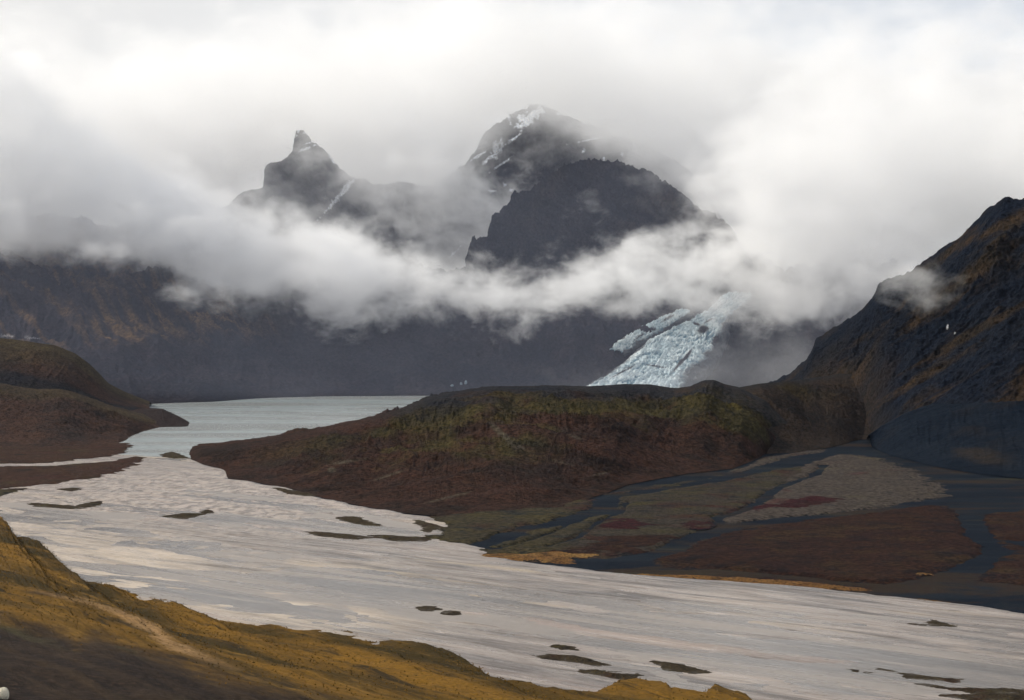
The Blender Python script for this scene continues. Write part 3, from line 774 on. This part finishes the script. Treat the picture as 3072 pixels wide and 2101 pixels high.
def glacier(name, left, right, nu, nt, bulge, seed, label, debris=None):
    P = strip(left, right, nu, nt)
    Sg, Tg = np.meshgrid(np.linspace(0, 1, nu), np.linspace(0, 1, nt), indexing='ij')
    edge = np.minimum(1, np.minimum(Tg, 1 - Tg) * 5)
    edge = edge * (1 - .0 * Sg)
    wob = fbm(Sg * 6, Tg * 5, 4, seed=seed)
    cre = ridged(Sg * 18 + Tg * 6 + wob * 3.0, Tg * 5 - Sg * 4 + wob * 2.0, 4, .6, seed=seed + 2)
    cre2 = ridged(Sg * 9 - Tg * 4 + wob * 2, Tg * 9 + wob, 5, .6, seed=seed + 4)
    h = bulge * np.sqrt(np.clip(edge, 0, 1)) + edge ** .5 * ((cre - .55) * 8 + (cre2 - .55) * 13 + fbm(Sg * 70, Tg * 28, 5, .65, seed=seed + 6) * 3)
    P[..., 2] += h - bulge * .75
    P[..., 1] -= h * .5 + 85
    # ragged margins
    rag = fbm(Sg * 22, Tg * 3, 5, .6, seed=seed + 8) * 16
    P[..., 0] += rag * np.abs(Tg - .5) * 2
    c = dict(u=512 + P[..., 0] / P[..., 1] * FPX, v=VH - (P[..., 2] - CAM_H) / P[..., 1] * FPX, x=P[..., 0], y=P[..., 1], z=P[..., 2])
    dm = sstep(.30, .10, np.minimum(Tg * 2.2, (1 - Tg) * 1.6) + wob * .22) * .9
    for (u, v, ru, rv, a) in debris or ():
        dm = np.maximum(dm, blob(c, u, v, ru, rv, a, .35, .7, .03, seed=u * .07))
    cv = 1 - sstep(.34, .60, .6 * cre + .4 * cre2)
    # skirt: side walls into the mountain
    Q = np.concatenate([P[:, :1] + np.array([0, 240, -90]), P, P[:, -1:] + np.array([0, 240, -90])], 1)
    ext = lambda a: np.concatenate([a[:, :1], a, a[:, -1:]], 1)
    o = mesh_obj(name, Q.reshape(-1, 3), grid_faces(nu, nt + 2), M['ice'], {'debris': np.clip(ext(dm), 0, 1).ravel(), 'crevasse': np.clip(ext(cv), 0, 1).ravel()})
    return tag(o, 'structure', label, 'glacier')


glacier('glacier', [(716, 296, 4330), (706, 305, 4280), (685, 319, 4210), (662, 329, 4150), (642, 338, 4080), (625, 352, 4000), (609, 366, 3900), (588, 378, 3810), (556, 394, 3700)],
        [(752, 296, 4330), (742, 307, 4270), (727, 319, 4210), (722, 332, 4130), (715, 349, 4030), (703, 364, 3920), (692, 376, 3820), (676, 394, 3720)], 320, 190, 26, 3,
        'pale blue crevassed glacier tongue falling behind the middle hill',
        debris=[(703, 330, 6, 5.0, -40), (697, 324, 4, 1.4, 20), (686, 357, 13, 1.7, -52), (708, 321, 7, 1.0, -30), (679, 364, 9, 1.5, -55), (622, 372, 14, 1.0, -28), (640, 345, 6, 2.4, -40), (655, 366, 10, .7, 10), (716, 340, 4, 6, 20)])
glacier('glacier', [(676, 310, 4350), (655, 318, 4300), (630, 331, 4220), (612, 343, 4140), (606, 349, 4120)], [(690, 313, 4340), (666, 328, 4270), (650, 337, 4200), (630, 347, 4140), (622, 352, 4110)], 160, 60, 12, 9,
        'narrow dirty ice tongue left of the main glacier behind a rock rib', debris=[(668, 318, 8, 1.2, -30), (640, 336, 8, 1.4, -32), (652, 329, 4, 2, 0)])
# ---- ice blocks stranded at the far lake shore
def ice_block(u, v, d, size, seed, label):
    import bmesh
    bm = bmesh.new()
    bmesh.ops.create_icosphere(bm, subdivisions=3, radius=1)
    uu = 512 + wallP[..., 0] / wallP[..., 1] * FPX; vv = VH - (wallP[..., 2] - CAM_H) / wallP[..., 1] * FPX
    m = (uu - u) ** 2 + (vv - v) ** 2 + (wallP[..., 1] > 4400) * 1e6
    c = wallP[np.unravel_index(np.argmin(m), m.shape)]
    co = np.array([q.co[:] for q in bm.verts])
    r = 1 + .38 * fbm(co[:, 0] * 1.4 + seed, co[:, 1] * 1.4 + co[:, 2] * 1.1, 4, .6, seed=seed)
    V = co * r[:, None] * np.array(size) + c + np.array([0, 0, size[2] * .3])
    F = np.array([[q.index for q in f.verts] for f in bm.faces])
    bm.free()
    o = mesh_obj('ice_block', V, F, M['iceblock'], smooth=False)
    return tag(o, None, label, 'ice block', 'ice blocks on the far lake shore')


ice_block(466, 384, 3620, (3.5, 3.5, 6), 1, 'tallest of three pale ice blocks at the far right end of the lake')
ice_block(461, 384.5, 3620, (3, 3, 4), 2, 'pale ice block just left of the tallest ice block')
ice_block(452, 386, 3700, (4, 4, 3), 3, 'low flat ice block leftmost of the three at the far lake shore')

# ---- grass slope in front
gs_foot = q3([(-700, 560), (-300, 660), (0, 745), (25, 805), (165, 858), (110, 885), (205, 932), (212, 968), (280, 1000), (440, 1030), (540, 1080), (730, 1110), (780, 1168), (870, 1195), (1100, 1225), (1300, 1250), (1480, 1250), (1600, 1280), (1850, 1320), (2050, 1380), (2062, 1410), (2200, 1470), (2322, 1503)]) + q4([(180, 1540), (330, 1556), (420, 1540), (480, 1505), (560, 1492), (680, 1500), (720, 1530), (880, 1556), (920, 1515), (1060, 1560), (1100, 1600), (1200, 1640), (1500, 1760)])
def gs_build():
    nu, n1, n2 = 900, 230, 60
    A = np.array([pt(*p) for p in gs_foot])
    d = np.concatenate([[0], np.cumsum(np.linalg.norm(np.diff(A, axis=0), axis=1))]); d /= d[-1]
    s = np.linspace(0, 1, nu)
    F = np.stack([np.interp(s, d, A[:, k]) for k in range(3)], 1)
    rough = fbm(s * 60, s * 0 + .5, 6, .68, seed=70) * 11
    F[:, 1] += rough; F[:, 2] = -1.2
    # brow row and near row
    br = np.array([pt(-330, 690, 330), pt(-120, 700, 318), pt(0, 702, 318), pt(80, 702, 330), pt(160, 702, 348), pt(240, 703, 380), pt(300, 705, 405), pt(380, 708, 440), pt(450, 712, 462), pt(520, 716, 480), pt(640, 725, 480), pt(800, 760, 440)])
    bs = np.array([0, .10, .20, .27, .34, .42, .50, .58, .66, .76, .88, 1.0])
    B = np.stack([np.interp(s, bs, br[:, k]) for k in range(3)], 1)
    B[:, 2] = np.maximum(B[:, 2], -1.0)
    B = smooth1(B, 60)
    N = np.stack([np.interp(s, [0, .35, .7, 1], [-320, -60, 60, 240]), np.interp(s, [0, .35, .7, 1], [-60, -30, 60, 200]), np.interp(s, [0, .35, .7, 1], [84, 70, 34, 2])], 1)
    t1 = np.linspace(0, 1, n1); t2 = np.linspace(0, 1, n2 + 1)[1:]
    T = np.concatenate([t1, 1 + t2])
    Sg, Tg = np.meshgrid(s, T, indexing='ij')
    a = np.clip(Tg, 0, 1); b = np.clip(Tg - 1, 0, 1)
    P = F[:, None, :] + (B - F)[:, None, :] * a[..., None] + (N - B)[:, None, :] * b[..., None]
    zc = F[:, None, 2] + (B - F)[:, None, 2] * a ** 1.45 + (N - B)[:, None, 2] * b
    P[..., 2] = zc
    x, y = P[..., 0], P[..., 1]
    env = np.minimum(1, a * 9)
    n = fbm(x * .018, y * .018, 5, .5, seed=77) * 2.4 + fbm(x * .12, y * .12, 4, .55, seed=78) * .55
    edge = (1.1 + .7 * sstep(.7, .8, Sg)) * sstep(0, .035, a)          # the turf ends in a low cut bank
    P[..., 2] += env * n + edge
    c = dict(u=512 + x / np.maximum(y, 1) * FPX, v=VH - (P[..., 2] - CAM_H) / np.maximum(y, 1) * FPX, x=x, y=y, z=P[..., 2])
    w = fbm(x * .02, y * .02, 5, .6, seed=80)
    # heath covers the brow; its upper edge in the survey
    vb = np.interp(c['u'], [-400, -100, 0, 60, 75, 95, 130, 200, 260, 300, 420, 600], [560, 600, 617, 631, 640, 633, 645, 668, 683, 694, 712, 740])
    heath = sstep(-13, 12, c['v'] - vb + w * 15 + fbm(x * .09, y * .09, 4, .6, seed=81) * 9)
    heath = np.where(y < 120, 1.0, heath)
    arm = np.maximum(blob(c, 45, 594, 22, 2.2, 6, .6, .4, .03), blob(c, 30, 628, 42, 2.2, 14, .6, .5, .03)) * .8
    heath = np.maximum(heath, arm)
    pu = np.array([30, 66, 85, 110, 135, 152, 162, 180, 205, 230, 250]); pv = np.array([590, 598, 602, 609, 620, 629, 639, 648, 658, 667, 672])
    pd = np.full(x.shape, 1e9)
    for i in range(len(pu) - 1):
        ab = np.array([pu[i + 1] - pu[i], pv[i + 1] - pv[i]]); L2 = ab @ ab
        t = np.clip(((c['u'] - pu[i]) * ab[0] + (c['v'] - pv[i]) * ab[1]) / L2, 0, 1)
        pd = np.minimum(pd, np.hypot(c['u'] - pu[i] - t * ab[0], c['v'] - pv[i] - t * ab[1]))
    wd = np.interp(c['u'], [30, 90, 140, 170, 250], [1.0, 2.6, 5.5, 5.5, 2.0])
    path = sstep(1.7, .2, pd / wd + w * 1.3) * np.interp(c['u'], [30, 100, 160, 200, 250], [.2, .5, .75, .5, .0])
    path = np.where(y < 200, 0, path)
    o = mesh_obj('grass_slope', P.reshape(-1, 3), grid_faces(nu, len(T)), M['grass'], {'heath': heath.ravel(), 'path': path.ravel()})
    tag(o, 'structure', 'golden brown autumn grass slope in front with a pale track and dark heath', 'slope')
    return P, heath, path


gsP, gsH, gsPath = gs_build()

# ---- pale lump added for a blurred pale spot, likely a car mirror
def lump():
    import bmesh
    bm = bmesh.new(); bmesh.ops.create_icosphere(bm, subdivisions=4, radius=1)
    co = np.array([q.co[:] for q in bm.verts]); F = np.array([[q.index for q in f.verts] for f in bm.faces]); bm.free()
    r = 1 + .22 * fbm(co[:, 0] * 1.2 + 3, co[:, 1] * 1.2 + co[:, 2], 5, .6, seed=5)
    uu = 512 + gsP[..., 0] / np.maximum(gsP[..., 1], 1) * FPX; vv = VH - (gsP[..., 2] - CAM_H) / np.maximum(gsP[..., 1], 1) * FPX
    m = (uu - 1.5) ** 2 + (vv - 700) ** 2 + (gsP[..., 1] < 150) * 1e6
    c = gsP[np.unravel_index(np.argmin(m), m.shape)]
    V = co * r[:, None] * np.array([1.3, 1.2, 1.5]) + c + np.array([0, 0, .6])
    o = mesh_obj('lump', V, F, M['lump_mat'])
    tag(o, None, 'pale rounded lump added for a blurred pale spot at the bottom left corner', 'lump')


lump()

# ---- grass tussocks on the slope: many small blade clumps in one object
def tussocks():
    k = NT('tussock_blades'); p = k.pos()
    s2 = k.noise(k.vmap(p, rot=(0, 0, .95), scale=(.02, .09, .05)), 1.0, 5, .6, .5)
    pick = k.attr('pick')
    c = k.mix(k.ramp(s2, .38, .62), (.034, .023, .004), (.150, .078, .010))
    c = k.mix(k.ramp(pick, .7, 1.0, 0, .8), c, (.19, .105, .022))
    k.bsdf(c, .9, **{'Specular IOR Level': .1})
    a = gsP[:, 6:228].reshape(-1, 3); hm = gsH[:, 6:228].ravel(); pm = gsPath[:, 6:228].ravel()
    # even cover over the ground: weight by the spacing of the survey points
    ex = np.linalg.norm(np.gradient(gsP, axis=0), axis=2)[:, 6:228].ravel(); ey = np.linalg.norm(np.gradient(gsP, axis=1), axis=2)[:, 6:228].ravel()
    w = ex * ey * (1 - np.clip(hm * 1.1, 0, 1)) * (1 - np.clip(pm * 1.2, 0, 1))
    n = 30000
    i = rng.choice(len(a), n, p=w / w.sum())
    base = a[i] + np.stack([rng.uniform(-1.6, 1.6, n), rng.uniform(-1.6, 1.6, n), np.full(n, -.15)], 1)
    V = []; F = []; pk = []
    h = rng.uniform(.2, .55, n)
    off = 0
    verts = np.zeros((n, 4, 3, 3))
    for b in range(4):
        ang = rng.uniform(0, 2 * math.pi, n); wd = rng.uniform(.12, .3, n); lean = rng.uniform(.1, .6, n)
        dx, dy = np.cos(ang), np.sin(ang)
        verts[:, b, 0] = base + np.stack([-dy * wd, dx * wd, 0 * wd], 1)
        verts[:, b, 1] = base + np.stack([dy * wd, -dx * wd, 0 * wd], 1)
        verts[:, b, 2] = base + np.stack([dx * lean, dy * lean, h], 1)
    V = verts.reshape(-1, 3)
    F = np.arange(len(V)).reshape(-1, 3)
    pk = np.repeat(rng.uniform(0, 1, n), 12)
    o = mesh_obj('grass', V, F, k.m, {'pick': pk}, smooth=False)
    tag(o, 'stuff', 'golden and olive grass tussocks covering the front slope', 'grass')


tussocks()

# ------------------------------------------------------------------ low cloud
def low_cloud(label, low, up, d0, d1, dens, fb, ft, fy, s=.0022, amp=1.6, detail=8, rough=.66, zs=1.4, step=36.0, aniso=.1, seed=0.0, color=(1, 1, 1), shear=0.0, uf=40, name='low_cloud', kind='stuff'):
    """a bank of cloud between two surveyed outlines: low and up are [(u, v)], read at the mean distance; d0..d1 is its depth"""
    dm = (d0 + d1) / 2
    us = sorted({p[0] for p in low} | {p[0] for p in up})
    u0, u1 = us[0], us[-1]
    tox = lambda u: (u - 512) / FPX * dm
    toz = lambda v: CAM_H + (VH - v) / FPX * dm
    x0, x1 = tox(u0), tox(u1)
    zall = [toz(p[1]) for p in low + up]
    zmin, zmax = min(zall), max(zall)
    k = NT('cloud_air'); p = k.pos()
    sp = k.node('SeparateXYZ', {0: p})
    X, Y, Z = sp.outputs
    # slow billows push the outline about, fine ones fray it
    wv = k.vmap(p, loc=(seed, seed * 1.7, seed * .6), scale=(1, 1, zs), rot=(0, shear, 0))
    nz = k.noise(wv, s, detail, rough, .25)
    nx = k.node('MapRange', {0: X, 1: x0, 2: x1, 3: 0.0, 4: 1.0}).outputs[0]

    def curve(pts):
        fc = k.node('FloatCurve', {1: nx})
        cm = fc.mapping; cm.use_clip = False
        c = cm.curves[0]
        P = [((tox(u) - x0) / (x1 - x0), (toz(v) - zmin) / (zmax - zmin)) for u, v in sorted(pts)]
        c.points[0].location = P[0]; c.points[1].location = P[-1]
        for q in P[1:-1]: c.points.new(*q)
        cm.update()
        return k.node('MapRange', {0: fc.outputs[0], 1: 0.0, 2: 1.0, 3: zmin, 4: zmax}).outputs[0]
    eb = k.math('DIVIDE', k.math('SUBTRACT', Z, curve(low)), fb)
    et = k.math('DIVIDE', k.math('SUBTRACT', curve(up), Z), ft)
    # depth profile
    ey = k.math('DIVIDE', k.math('SUBTRACT', (d1 - d0) / 2, k.math('ABSOLUTE', k.math('SUBTRACT', Y, dm))), fy)
    ex = k.math('DIVIDE', k.math('SUBTRACT', (x1 - x0) / 2, k.math('ABSOLUTE', k.math('SUBTRACT', X, (x0 + x1) / 2))), uf * dm / FPX)
    e = k.math('MINIMUM', k.math('MINIMUM', eb, et), k.math('MINIMUM', k.math('MINIMUM', ey, ex), 1.0))
    q = k.math('ADD', e, k.math('MULTIPLY', k.math('SUBTRACT', nz, .5), amp * 1.6))
    D = k.math('MULTIPLY', k.ramp(q, .0, 1.15), dens)
    v = k.node('VolumePrincipled', {'Color': (*color, 1), 'Density': D, 'Anisotropy': aniso})
    k.t.links.new(v.outputs[0], k.out.inputs['Volume'])
    # closed shell just outside the cloud
    pad = .1 + amp * .30
    n = 60
    px = uf * dm / FPX * pad
    xs = np.linspace(x0 - px, x1 + px, n)
    zl = np.interp(xs, [tox(p[0]) for p in sorted(low)], [toz(p[1]) for p in sorted(low)]) - fb * pad
    zu = np.interp(xs, [tox(p[0]) for p in sorted(up)], [toz(p[1]) for p in sorted(up)]) + ft * pad
    zl = np.minimum(zl, zu - 5)
    ya, yb = d0 - fy * pad * .6, d1 + fy * pad * .6
    R = []
    for i in range(n):
        zc, hz = (zl[i] + zu[i]) / 2, (zu[i] - zl[i]) / 2
        for j in range(20):
            a = j / 20 * 2 * math.pi
            ca_, sa_ = math.cos(a), math.sin(a)
            m = max(abs(ca_), abs(sa_))
            R.append((xs[i], (ya + yb) / 2 + (yb - ya) / 2 * ca_ / m, zc + hz * sa_ / m))
    F = [(i * 20 + j, i * 20 + (j + 1) % 20, (i + 1) * 20 + (j + 1) % 20, (i + 1) * 20 + j) for i in range(n - 1) for j in range(20)]
    F += [tuple(range(19, -1, -1)), tuple((n - 1) * 20 + j for j in range(20))]
    # outward normals
    o = mesh_obj(name, R, F, k.m, smooth=False)
    ext = [(x1 - x0 + 2 * px), (yb - ya), (zu.max() - zl.min())]
    auto = sum(ext) / 3 / 10
    k.m.cycles.volume_step_rate = step / auto
    tag(o, kind, label, 'cloud')
    return o


low_cloud('bright white cloud bank lying along the left mountain wall',
          low=[(-160, 250), (0, 252), (60, 255), (130, 264), (180, 286), (230, 302), (260, 304), (300, 288), (345, 300), (400, 268)],
          up=[(-160, 30), (0, 45), (60, 95), (130, 140), (190, 170), (230, 202), (260, 208), (300, 208), (345, 228), (400, 255)],
          d0=3650, d1=4250, dens=.0095, fb=60, ft=90, fy=200, s=.0060, amp=3.6, seed=3)
low_cloud('thin grey cloud band draped across the mountain below the dark buttress',
          low=[(300, 300), (345, 322), (380, 316), (420, 304), (470, 314), (520, 314), (560, 306), (620, 302), (680, 308), (720, 320), (760, 322), (810, 320), (850, 314), (900, 296)],
          up=[(300, 240), (370, 250), (420, 258), (470, 272), (510, 278), (550, 270), (600, 254), (650, 242), (700, 236), (740, 228), (800, 220), (900, 210)],
          d0=3700, d1=4080, dens=.0085, fb=60, ft=60, fy=150, s=.0085, amp=4.6, seed=13)
low_cloud('white cloud mass between the dark buttress and the right ridge',
          low=[(700, 180), (735, 222), (760, 254), (790, 272), (830, 274), (870, 278), (920, 280), (1000, 270), (1200, 250)],
          up=[(700, 150), (725, 130), (760, 105), (800, 85), (1000, 75), (1200, 75)],
          d0=3400, d1=4000, dens=.0068, fb=120, ft=160, fy=200, s=.0065, amp=4.2, seed=33)
low_cloud('pale veil of cloud behind the dark buttress and before the peak',
          low=[(395, 215), (420, 280), (470, 290), (520, 275), (560, 235)],
          up=[(395, 120), (420, 110), (450, 140), (480, 168), (520, 188), (560, 192)],
          d0=4560, d1=4860, dens=.0065, fb=70, ft=130, fy=90, s=.009, amp=4.6, seed=43, uf=60)
low_cloud('thin white veil of cloud in the saddle between the crag and the peak',
          low=[(300, 165), (340, 190), (380, 215), (430, 215), (470, 185)], up=[(300, 100), (340, 105), (380, 100), (430, 95), (470, 105)],
          d0=4500, d1=4780, dens=.0040, fb=90, ft=90, fy=90, s=.009, amp=4.4, seed=143, uf=40)
low_cloud('far pale cloud filling the sky behind the peak and the crag',
          low=[(-300, 330), (1300, 330)], up=[(-300, 40), (200, 50), (500, 30), (800, 60), (1300, 50)],
          d0=5900, d1=6700, dens=.0017, fb=60, ft=280, fy=250, s=.003, amp=1.6, seed=113, step=80)
low_cloud('thin veil of cloud drifting before the crag',
          low=[(190, 240), (240, 235), (300, 235), (340, 235), (380, 230)], up=[(190, 150), (250, 140), (300, 110), (340, 115), (380, 120)],
          d0=4500, d1=4760, dens=.0013, fb=60, ft=80, fy=80, s=.010, amp=4.0, seed=93, uf=60)
low_cloud('high pale cloud hiding the summit and the sky above it',
          low=[(-200, 240), (100, 230), (190, 215), (225, 214), (255, 200), (275, 182), (300, 160), (330, 174), (345, 192), (390, 206), (440, 200), (480, 160), (520, 136), (550, 134), (590, 164), (640, 202), (690, 238), (720, 256), (760, 272), (830, 275), (900, 265), (1000, 230), (1250, 200)],
          up=[(-200, 30), (200, 30), (500, -20), (800, 20), (1250, 30)],
          d0=4400, d1=5500, dens=.0038, fb=170, ft=250, fy=200, s=.0042, amp=3.4, seed=23)
low_cloud('small wisp of cloud caught on the right ridge', low=[(880, 292), (905, 302), (925, 311), (950, 300)], up=[(880, 276), (905, 262), (925, 268), (950, 282)],
          d0=1960, d1=2100, dens=.005, fb=14, ft=14, fy=40, s=.026, amp=4.5, seed=53, step=12, uf=14)
low_cloud('thin blue mist hanging before the far mountains and over the end of the lake', low=[(-260, 404), (1000, 404)], up=[(-260, 90), (400, 60), (1000, 90)],
          d0=2650, d1=3450, dens=.00013, fb=25, ft=300, fy=200, s=.004, amp=1.6, seed=63, uf=90, step=90, color=(.72, .78, 1.0))
low_cloud('grey mist lying right of the glacier foot', low=[(560, 398), (840, 398)], up=[(560, 380), (640, 368), (700, 352), (740, 338), (780, 335), (840, 345)],
          d0=2900, d1=3300, dens=.0008, fb=10, ft=90, fy=150, s=.009, amp=3.0, seed=73, uf=60)
# ------------------------------------------------------------------ air
k = NT('valley_air')
vp = k.node('VolumePrincipled', {'Color': (.62, .74, 1.0, 1), 'Density': 0.6e-5, 'Anisotropy': .2})
k.t.links.new(vp.outputs[0], k.out.inputs['Volume'])
hx0, hx1, hy0, hy1, hz0, hz1 = -9000, 9000, -1500, 9000, -12, 1050
hv = [(hx0, hy0, hz0), (hx1, hy0, hz0), (hx1, hy1, hz0), (hx0, hy1, hz0), (hx0, hy0, hz1), (hx1, hy0, hz1), (hx1, hy1, hz1), (hx0, hy1, hz1)]
haze = mesh_obj('haze', hv, [(3, 2, 1, 0), (4, 5, 6, 7), (0, 1, 5, 4), (1, 2, 6, 5), (2, 3, 7, 6), (3, 0, 4, 7)], k.m, smooth=False)
tag(haze, 'stuff', 'thin bluish damp air filling the valley', 'haze')


# ------------------------------------------------------------------ camera
cam = bpy.data.cameras.new('camera'); cam_o = bpy.data.objects.new('camera', cam); COL.objects.link(cam_o)
cam.sensor_width = 36; cam.lens = FPX / 1024 * 36
cam.clip_start = 1; cam.clip_end = 60000
cam_o.location = (0, 0, CAM_H)
cam_o.rotation_euler = (math.radians(90) - math.atan((350 - VH) / FPX), 0, 0)
sc.camera = cam_o

# ------------------------------------------------------------------ light
SUN_EL, SUN_AZ = math.radians(36), math.radians(-92)     # azimuth from +Y, negative = to the left
w = bpy.data.worlds.new('World'); sc.world = w; w.use_nodes = True
nt = w.node_tree; nt.nodes.clear()
sky = nt.nodes.new('ShaderNodeTexSky'); sky.sky_type = 'NISHITA'; sky.sun_disc = False
sky.sun_elevation = SUN_EL; sky.sun_rotation = SUN_AZ
sky.dust_density = 3; sky.air_density = 1.0
# overcast: a bright, nearly white cloud layer over the blue
tc = nt.nodes.new('ShaderNodeTexCoord')
sep = nt.nodes.new('ShaderNodeSeparateXYZ'); nt.links.new(tc.outputs['Generated'], sep.inputs[0])
mr = nt.nodes.new('ShaderNodeMapRange'); mr.inputs[1].default_value = -.35; mr.inputs[2].default_value = .35
nt.links.new(sep.outputs[0], mr.inputs[0])
g = nt.nodes.new('ShaderNodeMix'); g.data_type = 'RGBA'
g.inputs[6].default_value = (9.6, 9.35, 9.0, 1); g.inputs[7].default_value = (7.9, 8.3, 8.9, 1)
nt.links.new(mr.outputs[0], g.inputs[0])
mx = nt.nodes.new('ShaderNodeMix'); mx.data_type = 'RGBA'; mx.inputs[0].default_value = .88
nt.links.new(sky.outputs[0], mx.inputs[6]); nt.links.new(g.outputs[2], mx.inputs[7])
bg = nt.nodes.new('ShaderNodeBackground'); bg.inputs[1].default_value = .1
wo = nt.nodes.new('ShaderNodeOutputWorld')
nt.links.new(mx.outputs[2], bg.inputs[0]); nt.links.new(bg.outputs[0], wo.inputs[0])

sl = bpy.data.lights.new('sun', 'SUN'); sl.energy = 4.2; sl.angle = math.radians(12); sl.color = (1, .94, .84)
so = bpy.data.objects.new('sun', sl); COL.objects.link(so)
dirv = Vector((math.sin(SUN_AZ) * math.cos(SUN_EL), math.cos(SUN_AZ) * math.cos(SUN_EL), math.sin(SUN_EL)))
so.rotation_euler = (-dirv).to_track_quat('-Z', 'Y').to_euler()
so.location = dirv * 3000

# ------------------------------------------------------------------ render settings
sc.view_settings.view_transform = 'Standard'; sc.view_settings.look = 'None'
sc.view_settings.exposure = 0; sc.view_settings.gamma = 1
cy = sc.cycles
cy.use_denoising = True; cy.use_adaptive_sampling = True; cy.adaptive_threshold = .03; cy.time_limit = 1000
cy.max_bounces = 20; cy.diffuse_bounces = 3; cy.glossy_bounces = 3; cy.volume_bounces = 11; cy.transparent_max_bounces = 16
